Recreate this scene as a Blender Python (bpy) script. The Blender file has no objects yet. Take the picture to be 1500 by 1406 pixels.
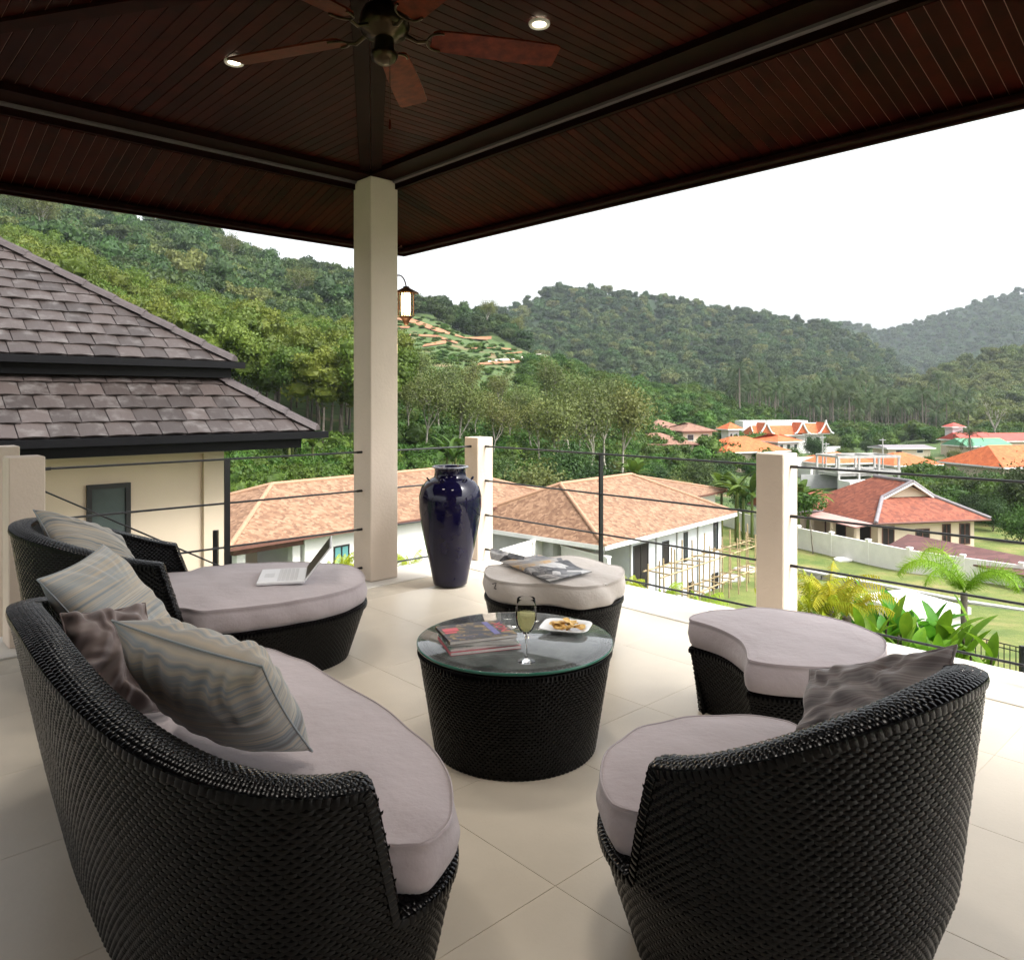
import bpy, bmesh, math, random
import numpy as np
from mathutils import Vector, Matrix

# ---------------------------------------------------------------- camera, sky, sun, exposure
F, CX, HY, CH = 1120.0, 750.0, 587.0, 1.40      # photo focal length (px), centre column, horizon row, eye height
scene = bpy.context.scene
col = scene.collection
cam_d = bpy.data.cameras.new('camera'); cam = bpy.data.objects.new('camera', cam_d); col.objects.link(cam)
cam.location = (0, 0, CH); cam.rotation_euler = (math.radians(90), 0, 0)
cam_d.sensor_width = 36.0; cam_d.lens = 36.0 * F / 1500.0; cam_d.shift_y = -(703.0 - HY) / 1500.0
cam_d.clip_start = 0.05; cam_d.clip_end = 9000.0
scene.camera = cam

SUN_EL, SUN_AZ = math.radians(52), math.radians(118)   # azimuth measured clockwise from +Y (view direction)
world = bpy.data.worlds.new('World'); scene.world = world; world.use_nodes = True
wn = world.node_tree.nodes; wl = world.node_tree.links
wn.clear()
sky = wn.new('ShaderNodeTexSky'); sky.sky_type = 'NISHITA'; sky.sun_disc = False
sky.sun_elevation = SUN_EL; sky.sun_rotation = SUN_AZ; sky.air_density = 1.0; sky.dust_density = 5.0; sky.ozone_density = 1.0
hs = wn.new('ShaderNodeHueSaturation'); hs.inputs['Saturation'].default_value = 0.12; hs.inputs['Value'].default_value = 1.0
bg = wn.new('ShaderNodeBackground'); bg.inputs['Strength'].default_value = 0.15
wo = wn.new('ShaderNodeOutputWorld')
wl.new(sky.outputs[0], hs.inputs['Color']); wl.new(hs.outputs[0], bg.inputs['Color']); wl.new(bg.outputs[0], wo.inputs['Surface'])

sun_d = bpy.data.lights.new('sun', 'SUN'); sun_d.energy = 1.2; sun_d.angle = math.radians(20); sun_d.color = (1.0, 0.975, 0.94)
sun = bpy.data.objects.new('sun', sun_d); col.objects.link(sun)
sd = Vector((math.sin(SUN_AZ) * math.cos(SUN_EL), math.cos(SUN_AZ) * math.cos(SUN_EL), math.sin(SUN_EL)))
sun.rotation_euler = sd.to_track_quat('Z', 'Y').to_euler(); sun.location = (0, 0, 60)
scene.view_settings.view_transform = 'Standard'; scene.view_settings.look = 'None'
scene.view_settings.gamma = 1.0; scene.view_settings.use_curve_mapping = False
scene.view_settings.exposure = 1.6
scene.cycles.max_bounces = 7; scene.cycles.diffuse_bounces = 3; scene.cycles.glossy_bounces = 3; scene.cycles.transmission_bounces = 6; scene.cycles.volume_bounces = 0; scene.cycles.transparent_max_bounces = 12

RNG = random.Random(7); NR = np.random.default_rng(7)
def W(u, v, d):                       # photo pixel + distance along the view -> point
    return Vector(((u - CX) / F * d, d, CH - (v - HY) / F * d))
def G(u, v, z):                       # photo pixel on the level plane z -> point
    d = F * (CH - z) / (v - HY)
    return Vector(((u - CX) / F * d, d, z))
PHI = math.radians(43.0)
E2 = Vector((math.cos(PHI), math.sin(PHI), 0)); E1 = Vector((-math.sin(PHI), math.cos(PHI), 0))
def T(s, t, z=0.0):                   # terrace frame: s along the left railing, t along the right railing
    return E2 * s + E1 * t + Vector((0, 0, z))

# ---------------------------------------------------------------- object helpers
def tag(o, label=None, cat=None, group=None, kind=None):
    if label: o['label'] = label
    if cat: o['category'] = cat
    if group: o['group'] = group
    if kind: o['kind'] = kind
    return o
def empty(name, loc=(0, 0, 0), label=None, cat=None, group=None, kind=None):
    o = bpy.data.objects.new(name, None); col.objects.link(o); o.location = loc; o.empty_display_size = .1
    bpy.context.view_layer.update() if False else None
    return tag(o, label, cat, group, kind)
def link(name, me, mat=None, parent=None, smooth=None):
    o = bpy.data.objects.new(name, me); col.objects.link(o)
    if mat is not None and len(me.materials) == 0:
        for m in (mat if isinstance(mat, (list, tuple)) else [mat]): me.materials.append(m)
    if parent is not None:
        o.parent = parent
        o.matrix_parent_inverse = Matrix.Translation(parent.location).inverted()
    return o
class MB:
    """collects vertices and faces in world space, becomes ONE mesh object"""
    def __init__(s): s.v = []; s.f = []; s.m = []; s.sm = []
    def add(s, vs, fs, mi=0, smooth=False):
        n = len(s.v); s.v += [tuple(p) for p in vs]
        for f in fs: s.f.append(tuple(i + n for i in f)); s.m.append(mi); s.sm.append(smooth)
        return s
    def hexa(s, p, mi=0):             # 8 corners: bottom 4 ccw, top 4 ccw
        return s.add(p, [(3, 2, 1, 0), (4, 5, 6, 7), (0, 1, 5, 4), (1, 2, 6, 5), (2, 3, 7, 6), (3, 0, 4, 7)], mi)
    def box(s, x0, x1, y0, y1, z0, z1, M=None, mi=0):
        p = [Vector(q) for q in ((x0, y0, z0), (x1, y0, z0), (x1, y1, z0), (x0, y1, z0), (x0, y0, z1), (x1, y0, z1), (x1, y1, z1), (x0, y1, z1))]
        if M is not None: p = [M @ q for q in p]
        return s.hexa(p, mi)
    def bbox(s, x0, x1, y0, y1, z0, z1, b, M=None, mi=0):      # chamfered box
        vs = []; 
        for (x, sx) in ((x0, 1), (x1, -1)):
            for (y, sy) in ((y0, 1), (y1, -1)):
                for (z, sz) in ((z0, 1), (z1, -1)):
                    vs += [Vector((x, y + sy * b, z + sz * b)), Vector((x + sx * b, y, z + sz * b)), Vector((x + sx * b, y + sy * b, z))]
        bm = bmesh.new(); [bm.verts.new(v) for v in vs]
        r = bmesh.ops.convex_hull(bm, input=bm.verts)
        bmesh.ops.dissolve_limit(bm, angle_limit=.01, verts=bm.verts, edges=bm.edges)
        bm.verts.index_update()
        pv = [(M @ v.co if M is not None else v.co.copy()) for v in bm.verts]; pf = [[v.index for v in f.verts] for f in bm.faces]
        bm.free(); return s.add(pv, pf, mi)
    def prism(s, poly, z0, z1, mi=0):
        n = len(poly); vs = [(p[0], p[1], z0) for p in poly] + [(p[0], p[1], z1) for p in poly]
        return s.add(vs, [tuple(range(n))[::-1], tuple(range(n, 2 * n))] + [(i, (i + 1) % n, n + (i + 1) % n, n + i) for i in range(n)], mi)
    def loft(s, rings, close=True, caps=True, mi=0, smooth=True):
        n = len(rings[0]); vs = [p for r in rings for p in r]; fs = []
        for k in range(len(rings) - 1):
            for i in range(n if close else n - 1):
                j = (i + 1) % n; fs.append((k * n + i, k * n + j, (k + 1) * n + j, (k + 1) * n + i))
        s.add(vs, fs, mi, smooth)
        if caps:
            s.add(rings[0], [tuple(range(n))[::-1]], mi); s.add(rings[-1], [tuple(range(n))], mi)
        return s
    def tube(s, pts, r, n=8, mi=0, caps=True):
        pts = [Vector(p) for p in pts]; rs = r if isinstance(r, (list, tuple)) else [r] * len(pts); rings = []
        up = Vector((0, 0, 1)); prev = None
        for i, p in enumerate(pts):
            t = (pts[min(i + 1, len(pts) - 1)] - pts[max(i - 1, 0)]).normalized()
            if prev is None:
                a = t.cross(up) if abs(t.z) < .95 else t.cross(Vector((1, 0, 0)))
            else: a = prev - t * prev.dot(t)
            a.normalize(); b = t.cross(a); prev = a
            rings.append([p + (a * math.cos(2 * math.pi * k / n) + b * math.sin(2 * math.pi * k / n)) * rs[i] for k in range(n)])
        rings = [r_[::-1] for r_ in rings]
        return s.loft(rings, True, caps, mi, True)
    def lathe(s, prof, n=32, c=(0, 0, 0), mi=0, caps=False):
        c = Vector(c); rings = [[c + Vector((r * math.cos(2 * math.pi * k / n), r * math.sin(2 * math.pi * k / n), z)) for k in range(n)] for r, z in prof]
        return s.loft(rings, True, caps, mi, True)
    def quad(s, a, b, c, d, mi=0): return s.add([a, b, c, d], [(0, 1, 2, 3)], mi)
    def mesh(s, name='mesh', origin=None):
        o = Vector(origin) if origin is not None else Vector((0, 0, 0))
        me = bpy.data.meshes.new(name); me.from_pydata([(p[0] - o.x, p[1] - o.y, p[2] - o.z) for p in s.v], [], s.f)
        me.polygons.foreach_set('material_index', s.m); me.polygons.foreach_set('use_smooth', s.sm); me.update()
        return me
    def build(s, name, mat, parent=None, origin=None):
        me = s.mesh(name, origin); o = link(name, me, mat, None)
        if origin is not None: o.location = origin
        if parent is not None:
            o.parent = parent; o.matrix_parent_inverse = Matrix.Translation(parent.location).inverted()
        return o
def npmesh(name, V, Fq, mat, parent=None, smooth=True):
    """V (n,3), Fq (m,k) arrays"""
    me = bpy.data.meshes.new(name); n = len(V); m, k = Fq.shape
    me.vertices.add(n); me.vertices.foreach_set('co', np.ascontiguousarray(V, dtype=np.float32).ravel())
    me.loops.add(m * k); me.loops.foreach_set('vertex_index', np.ascontiguousarray(Fq, dtype=np.int32).ravel())
    me.polygons.add(m); me.polygons.foreach_set('loop_start', np.arange(0, m * k, k, dtype=np.int32))
    me.polygons.foreach_set('use_smooth', np.full(m, smooth)); me.update(calc_edges=True); me.validate()
    for mm in (mat if isinstance(mat, (list, tuple)) else [mat]): me.materials.append(mm)
    return link(name, me, None, parent)

# ---------------------------------------------------------------- materials
def ramp(nt, stops):
    r = nt.nodes.new('ShaderNodeValToRGB'); e = r.color_ramp.elements
    while len(e) < len(stops): e.new(0.5)
    for i, (p, c) in enumerate(stops): e[i].position = p; e[i].color = (*c, 1) if len(c) == 3 else c
    return r
def coords(nt, scale=(1, 1, 1), space='Object', rot=(0, 0, 0)):
    tc = nt.nodes.new('ShaderNodeTexCoord'); mp = nt.nodes.new('ShaderNodeMapping')
    mp.inputs['Scale'].default_value = scale; mp.inputs['Rotation'].default_value = rot
    nt.links.new(tc.outputs[space], mp.inputs['Vector']); return mp.outputs[0]
def noise(nt, vec, scale, detail=4, rough=.55):
    n = nt.nodes.new('ShaderNodeTexNoise'); n.inputs['Scale'].default_value = scale; n.inputs['Detail'].default_value = detail
    n.inputs['Roughness'].default_value = rough
    if vec is not None: nt.links.new(vec, n.inputs['Vector'])
    return n
def mat(name, c, rough=.6, var=0.0, vscale=3.0, c2=None, bump=0.0, bscale=40.0, spec=.5, metal=0.0, coat=0.0, rnd=0.0, trans=0.0, ior=1.45, emit=None, es=0.0, sheen=0.0, sub=0.0, space='Object', stretch=(1, 1, 1)):
    """base colour, two-tone noise, per-object randomness and fine relief"""
    m = bpy.data.materials.new(name); m.use_nodes = True; nt = m.node_tree; b = nt.nodes['Principled BSDF']
    b.inputs['Base Color'].default_value = (*c, 1); b.inputs['Roughness'].default_value = rough
    b.inputs['Specular IOR Level'].default_value = spec; b.inputs['Metallic'].default_value = metal
    b.inputs['Coat Weight'].default_value = coat; b.inputs['Transmission Weight'].default_value = trans; b.inputs['IOR'].default_value = ior
    b.inputs['Sheen Weight'].default_value = sheen
    if emit: b.inputs['Emission Color'].default_value = (*emit, 1); b.inputs['Emission Strength'].default_value = es
    vec = coords(nt, stretch, space) if (var or bump or c2) else None
    out = None
    if var or c2:
        cc = c2 if c2 else tuple(max(0, x * (1 - var)) for x in c); ca = c if c2 else tuple(min(1, x * (1 + var * .6)) for x in c)
        n = noise(nt, vec, vscale, 6, .6); r = ramp(nt, [(.32, cc), (.68, ca)]); nt.links.new(n.outputs['Fac'], r.inputs[0]); out = r.outputs[0]
    if rnd:
        oi = nt.nodes.new('ShaderNodeObjectInfo'); mr = nt.nodes.new('ShaderNodeMapRange'); mr.inputs['To Min'].default_value = 1 - rnd; mr.inputs['To Max'].default_value = 1 + rnd
        nt.links.new(oi.outputs['Random'], mr.inputs['Value'])
        mx = nt.nodes.new('ShaderNodeVectorMath'); mx.operation = 'SCALE'
        if out: nt.links.new(out, mx.inputs[0])
        else: mx.inputs[0].default_value = c
        nt.links.new(mr.outputs[0], mx.inputs['Scale']); out = mx.outputs[0]
    if out: nt.links.new(out, b.inputs['Base Color'])
    if bump:
        n2 = noise(nt, vec, bscale, 5, .6); bp = nt.nodes.new('ShaderNodeBump'); bp.inputs['Strength'].default_value = bump; bp.inputs['Distance'].default_value = .02
        nt.links.new(n2.outputs['Fac'], bp.inputs['Height']); nt.links.new(bp.outputs[0], b.inputs['Normal'])
    return m
M = {}
M['plaster'] = mat('cream plaster', (.66, .555, .455), .75, .10, 1.1, bump=.16, bscale=45)
M['white_plaster'] = mat('white plaster', (.74, .72, .68), .8, .08, 1.5, bump=.1, bscale=30)
M['tile'] = mat('beige floor tile', (.62, .55, .445), .36, .11, 1.1, bump=.04, bscale=60, rnd=.035, spec=.5)
M['grout'] = mat('beige grout', (.57, .505, .405), .9, .1, 9)
M['kerb'] = mat('pale kerb', (.66, .62, .55), .6, .08, 2, bump=.05, bscale=70)
M['steel'] = mat('black painted steel', (.012, .012, .013), .35, .2, 20)
M['cable'] = mat('dark steel cable', (.045, .046, .048), .38, .3, 60, metal=.3)
M['wicker'] = mat('black woven resin', (.0016, .0015, .0018), .20, .35, 14, spec=.20, bump=.04, bscale=160)
M['wicker_core'] = mat('dark wicker core', (.004, .004, .004), .8)
def wood_mat(name, a, b_, rough, ax):
    m = bpy.data.materials.new(name); m.use_nodes = True; nt = m.node_tree; b = nt.nodes['Principled BSDF']
    vec = coords(nt, ax, 'Object'); oi = nt.nodes.new('ShaderNodeObjectInfo')
    ad = nt.nodes.new('ShaderNodeVectorMath'); ad.operation = 'ADD'; nt.links.new(vec, ad.inputs[0])
    sc = nt.nodes.new('ShaderNodeMath'); sc.operation = 'MULTIPLY'; sc.inputs[1].default_value = 37; nt.links.new(oi.outputs['Random'], sc.inputs[0]); nt.links.new(sc.outputs[0], ad.inputs[1])
    n = noise(nt, ad.outputs[0], 6, 8, .65); r = ramp(nt, [(.3, b_), (.7, a)]); nt.links.new(n.outputs['Fac'], r.inputs[0])
    mr = nt.nodes.new('ShaderNodeMapRange'); mr.inputs['To Min'].default_value = .62; mr.inputs['To Max'].default_value = 1.35; nt.links.new(oi.outputs['Random'], mr.inputs['Value'])
    mx = nt.nodes.new('ShaderNodeVectorMath'); mx.operation = 'SCALE'; nt.links.new(r.outputs[0], mx.inputs[0]); nt.links.new(mr.outputs[0], mx.inputs['Scale'])
    nt.links.new(mx.outputs[0], b.inputs['Base Color']); b.inputs['Roughness'].default_value = rough; b.inputs['IOR'].default_value = 1.13; b.inputs['Specular IOR Level'].default_value = .5
    return m
M['mahogany'] = wood_mat('dark mahogany boards', (.034, .0036, .0017), (.011, .0013, .0007), .5, (1, 1, 1))
M['mahogany_trim'] = wood_mat('dark mahogany trim', (.016, .0022, .0011), (.006, .0009, .0005), .6, (2, 2, 8))
M['roof_top'] = mat('roof deck', (.10, .08, .08), .8, .2); M['groove_glint'] = mat('painted groove highlight behind the boards', (.42, .25, .20), .5)
M['brass'] = mat('dark bronze', (.05, .035, .018), .28, .2, 12, metal=.9)
M['lens'] = mat('lamp lens', (1, 1, 1), .4, emit=(1, .86, .62), es=9)
M['white_ring'] = mat('white lamp ring', (.75, .72, .68), .4)

# ---------------------------------------------------------------- terrace: floor, kerb, pillar, posts, cables
floor = MB(); floor.prism([T(-3.3, -3.3), T(4.24, -3.3), T(4.24, 5.04), T(-3.3, 5.04)], -.30, -.002)
floor_o = tag(floor.build('floor', M['grout']), 'beige tiled terrace floor', None, None, 'structure')
TS = .62
tile_me = MB(); tile_me.bbox(.0008, TS - .0008, .0008, TS - .0008, -.008, 0, .0007); tile_me = tile_me.mesh('tile'); tile_me.materials.append(M['tile'])
RZ = Matrix.Rotation(PHI, 4, 'Z')
for i in range(-8, 7):
    for j in range(-8, 9):
        s0, t0 = -.262 + i * TS, .28 + j * TS - .61
        if s0 + TS > 4.24 or t0 + TS > 5.05 or s0 < -3.3 or t0 < -3.3: continue
        o = bpy.data.objects.new('tile', tile_me); col.objects.link(o); o.parent = floor_o
        o.matrix_local = Matrix.Translation(T(s0, t0, .0)) @ RZ
def tbox(mb, s0, s1, t0, t1, z0, z1, b=0.0, mi=0):
    Mx = RZ
    return mb.bbox(s0, s1, t0, t1, z0, z1, b, Mx, mi) if b else mb.box(s0, s1, t0, t1, z0, z1, Mx, mi)
k = MB(); tbox(k, 4.088, 4.60, -3.3, 4.90, -.30, .006, .004); tbox(k, -3.3, 4.60, 4.90, 5.36, -.30, .008, .004)
tag(k.build('terrace_kerb', M['kerb']), 'pale smooth kerb strip along the terrace edge', None, None, 'structure')
k = MB(); tbox(k, -3.2, 4.3, -3.2, 5.1, -7, -.304)
tag(k.build('terrace_base', M['plaster']), 'cream wall under the terrace', None, None, 'structure')

p = MB(); tbox(p, 3.205, 3.455, 5.025, 5.275, .01, 3.125, .006)
pil = empty('pillar', T(3.33, 5.15, 0), 'tall square cream pillar holding up the roof corner', 'pillar'); p.build('shaft', M['plaster'], pil)

HZ = (1.0, .70, .40, .10)
def post(name, s, t, parent, h=1.08, w=.09):
    q = MB(); tbox(q, s - w, s + w, t - w, t + w, .008, h, .006); return q.build(name, M['plaster'], parent)
def steel(s, t, parent, h=.995):
    q = MB(); tbox(q, s - .019, s + .019, t - .007, t + .007, .01, h); return q.build('steel_post', M['steel'], parent)
def cable(a, b, parent, r=.0072, sag=.0):
    a, b = Vector(a), Vector(b); q = MB(); q.tube([a + (b - a) * (i / 8) - Vector((0, 0, sag * 4 * (i / 8) * (1 - i / 8))) for i in range(9)], r, 7)
    o = q.build('cable', M['cable'], parent)
    dr = (b - a).normalized()
    for (p_, q_) in ((a, a + dr * .045), (b - dr * .045, b)): MB().tube([p_, q_], .010, 8).build('end_fitting', M['steel'], o)
    return o
rr = empty('cable_railing', T(4.40, 2.33, 0), 'cable railing with cream posts beside the half-moon ottomans', 'railing')
post('post', 4.40, 5.15, rr); post('post', 4.40, 2.33, rr); post('post', 4.40, -.49, rr)
steel(4.40, 3.74, rr); steel(4.40, .92, rr)
for z in HZ:
    cable(T(4.40, 5.06, z), T(4.40, 2.42, z), rr); cable(T(4.40, 2.24, z), T(4.40, -.40, z), rr)
rl = empty('cable_railing', T(2.14, 5.15, 0), 'cable railing running behind the chaise to the tall pillar', 'railing')
post('post', .95, 5.15, rl); steel(2.14, 5.15, rl)
for z in HZ:
    cable(T(1.04, 5.15, z), T(3.205, 5.15, z), rl); cable(T(3.455, 5.15, z), T(4.31, 5.15, z), rl)
rs = empty('stair_railing', T(1.0, 6.4, 0), 'cream post and sloping cable of the stair beyond the terrace', 'railing')
q = MB(); tbox(q, .96, 1.14, 6.31, 6.49, -2.5, 1.08, .006); q.build('post', M['plaster'], rs)
pa = W(40, 709, 5.0); pb = W(336, 835, 5.55)
cable(pa, pb, rs, .006); 
q = MB(); c_ = W(316, 700, 5.55); q.box(c_.x - .016, c_.x + .016, c_.y - .016, c_.y + .016, -2.0, .46); q.build('steel_post', M['steel'], rs)
q = MB(); q.box(c_.x - 1.9, c_.x + .35, c_.y - .3, c_.y + .9, -2.6, -2.0); q.build('landing', M['plaster'], rs)

# ---------------------------------------------------------------- ceiling: flat inner boards, beams, sloping soffit, fascia
ceil = tag(empty('ceiling', T(0, 0, 3.1)), 'dark mahogany board ceiling of the terrace roof', None, None, 'structure')
ZC, SB0, SB1, TB0, TB1 = 3.16, 3.205, 3.455, 5.025, 5.275
SE, TE, ZS, ZE = SB1 + .75, TB1 + .75, 3.05, 2.83
PIT = .066
def strip(p0, p1, p2, p3, th=.006, b=.0028):
    """chamfered board hanging below the quad p0-p1 (one long side) p3-p2 (other long side)"""
    up = Vector((0, 0, 1)); w0 = (p3 - p0); w1 = (p2 - p1); n0 = w0.normalized() * b; n1 = w1.normalized() * b
    ring0 = [p0 + n0 * .6, p0 + n0 * .6 - up * (th - b), p0 + n0 * 1.35 - up * th, p3 - n0 * 1.35 - up * th, p3 - n0 * .6 - up * (th - b), p3 - n0 * .6]
    ring1 = [p1 + n1 * .6, p1 + n1 * .6 - up * (th - b), p1 + n1 * 1.35 - up * th, p2 - n1 * 1.35 - up * th, p2 - n1 * .6 - up * (th - b), p2 - n1 * .6]
    q = MB(); q.loft([[x + Vector((0, 0, .012)) for x in ring0], [x + Vector((0, 0, .012)) for x in ring1]], True, True, 0, False); return q
HB = .085                                                     # half width of the hip cover board
HS = .548 / .856                                             # the hip leaves the pillar at an unequal angle
t = -.6
while t < TB0 - HB:
    t1 = min(t + PIT, TB0 - HB)
    sA = SB0 - (TB0 - t) * HS + HB * 1.1; sB = SB0 - (TB0 - t1) * HS + HB * 1.1
    strip(T(max(sA, -1.5), t, ZC), T(SB0, t, ZC), T(SB0, t1, ZC), T(max(sB, -1.5), t1, ZC)).build('board', M['mahogany'], ceil); t += PIT
s = -.9
while s < SB0 - HB:
    s1 = min(s + PIT, SB0 - HB)
    tA = TB0 - (SB0 - s) / HS + HB * 1.6; tB = TB0 - (SB0 - s1) / HS + HB * 1.6
    tA = max(tA, -1.5); tB = max(tB, -1.5)
    strip(T(s, TB0, ZC), T(s, tA, ZC), T(s1, tB, ZC), T(s1, TB0, ZC)).build('board', M['mahogany'], ceil); s += PIT
for kk in range(2):                                           # hip cover boards above the pillar
    o0, o1 = -HB + kk * HB, -HB + (kk + 1) * HB
    d_ = Vector((0, 0, -.016))
    def hp(o, r): return T(SB0 - r * .539 + o * .842, TB0 - r * .842 - o * .539, ZC - .016)
    w_ = HB * 1.0
    strip(hp(o0 * 1.0, -.0), hp(o0, 5.6), hp(o1, 5.6), hp(o1, -.0)).build('hip_board', M['mahogany_trim'], ceil)
t = -1.6
while t < TE - .02:                                           # right soffit
    t1 = min(t + PIT, TE - .02)
    def zz(s_): return ZS + (ZE - ZS) * (s_ - SB1) / (SE - SB1)
    a0 = SB1 if t < TB1 else SB1 + (t - TB1); a1 = SB1 if t1 < TB1 else SB1 + (t1 - TB1)
    if a1 < SE - .02:
        strip(T(a0, t, zz(a0)), T(SE, t, ZE), T(SE, t1, ZE), T(a1, t1, zz(a1))).build('board', M['mahogany'], ceil)
    t += PIT
s = -2.2
while s < SE - .02:                                           # left soffit
    s1 = min(s + PIT, SE - .02)
    def zz2(t_): return ZS + (ZE - ZS) * (t_ - TB1) / (TE - TB1)
    a0 = TB1 if s < SB1 else TB1 + (s - SB1); a1 = TB1 if s1 < SB1 else TB1 + (s1 - SB1)
    if a1 < TE - .02:
        strip(T(s, TE, ZE), T(s, a0, zz2(a0)), T(s1, a1, zz2(a1)), T(s1, TE, ZE)).build('board', M['mahogany'], ceil)
    s += PIT
q = MB(); tbox(q, SB0, SB1, -3.2, TB1, 3.127, 3.5); q.build('beam', M['mahogany_trim'], ceil)
q = MB(); tbox(q, -3.2, SB0 - .003, TB0, TB1 - .003, 3.125, 3.5); q.build('beam', M['mahogany_trim'], ceil)
q = MB(); tbox(q, SB1 - .028, SB1 + .03, -3.2, TB1 + .03, 3.06, 3.20); q.build('moulding', M['mahogany_trim'], ceil)
q = MB(); tbox(q, -3.2, SB1 - .030, TB1 - .028, TB1 + .028, 3.06, 3.20); q.build('moulding', M['mahogany_trim'], ceil)
q = MB(); tbox(q, SE - .07, SE - .002, -3.2, TE - .002, 2.79, 2.83, .008); tbox(q, SE, SE + .03, -3.2, TE + .03, 2.775, 3.05, .004); q.build('fascia', M['mahogany_trim'], ceil)
q = MB(); tbox(q, -3.2, SE - .072, TE - .07, TE - .002, 2.79, 2.83, .008); tbox(q, -3.2, SE - .002, TE, TE + .03, 2.775, 3.05, .004); q.build('fascia', M['mahogany_trim'], ceil)
q = MB(); a_ = Vector((-3.3, 3.83, 3.145)); b_ = Vector((-.5, 3.065, 3.145)); dv = (b_ - a_).normalized(); nv = Vector((-dv.y, dv.x, 0)) * .045
for off in (0,):
    q.hexa([a_ - nv, b_ - nv, b_ + nv, a_ + nv] + [x + Vector((0, 0, .02)) for x in (a_ - nv, b_ - nv, b_ + nv, a_ + nv)])
q.build('joint_board', M['mahogany_trim'], ceil)
# roof above the boards (closed, keeps the sky out)
q = MB(); up = Vector((0, 0, 1))
tbox(q, -3.3, SB1 + .02, -3.3, TB1 + .02, 3.21, 3.6)
q.hexa([T(SB1 - .05, -3.3, ZS + .06), T(SE + .03, -3.3, ZE + .06), T(SE + .03, TE + .03, ZE + .06), T(SB1 - .05, TB1 - .05, ZS + .06),
        T(SB1 - .05, -3.3, 3.58), T(SE + .03, -3.3, ZE + .23), T(SE + .03, TE + .03, ZE + .23), T(SB1 - .05, TB1 - .05, 3.58)])
q.hexa([T(-3.3, TB1 - .05, ZS + .06), T(SB1 - .05, TB1 - .05, ZS + .06), T(SE + .03, TE + .03, ZE + .06), T(-3.3, TE + .03, ZE + .06),
        T(-3.3, TB1 - .05, 3.58), T(SB1 - .05, TB1 - .05, 3.58), T(SE + .03, TE + .03, ZE + .23), T(-3.3, TE + .03, ZE + .23)])
q.build('roof_deck', M['roof_top'], ceil)
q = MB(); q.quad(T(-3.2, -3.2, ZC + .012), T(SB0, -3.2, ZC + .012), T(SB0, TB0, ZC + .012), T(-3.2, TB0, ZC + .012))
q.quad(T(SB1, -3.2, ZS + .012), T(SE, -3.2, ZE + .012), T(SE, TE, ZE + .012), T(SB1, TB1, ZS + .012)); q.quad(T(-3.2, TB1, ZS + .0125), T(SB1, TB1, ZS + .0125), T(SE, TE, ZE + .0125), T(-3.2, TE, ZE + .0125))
tag(q.build('groove_glint_sheet', M['groove_glint'], ceil), kind='stuff')  # pale colour behind the gaps paints in the highlight lines of the grooves
# the house behind the camera
q = MB(); tbox(q, -3.5, -3.3, -3.5, -.6, -.3, 3.6); tbox(q, -3.3, 1.2, -3.5, -3.3, -.3, 3.6)
tag(q.build('house_wall', M['plaster']), 'cream wall of the house behind the terrace', None, None, 'structure')

# ---------------------------------------------------------------- ceiling lamps, fan, wall lantern
def downlight(c, label, pw=27):
    c = Vector(c); t_ = empty('downlight', c, label, 'downlight', 'recessed ceiling lamps')
    q = MB(); q.lathe([(.030, .0), (.034, -.004), (.047, -.006), (.050, .0), (.050, .006)], 24, c); q.build('trim_ring', M['white_ring'], t_)
    q = MB(); q.lathe([(.0005, .002), (.030, .001), (.031, .004)], 24, c); q.build('lens', M['lens'], t_)
    l = bpy.data.lights.new('lamp', 'SPOT'); l.energy = pw; l.color = (1, .93, .84); l.spot_size = math.radians(110); l.spot_blend = .8; l.shadow_soft_size = .22
    lo = bpy.data.objects.new('lamp', l); col.objects.link(lo); lo.parent = t_; lo.location = (0, 0, -.02)
downlight(G(790, 36, ZC - .004), 'lit round downlight above the right fan blade')
downlight(G(343, 92, ZC - .004), 'lit round downlight at the tip of the left fan blade')
downlight((-1.19, 2.60, ZC - .004), 'added fill downlight above the striped sofa pillows')      # two unseen downlights, added as fill light for the seating
downlight((.39, 2.20, ZC - .004), 'added fill downlight above the tub chair')

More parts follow.
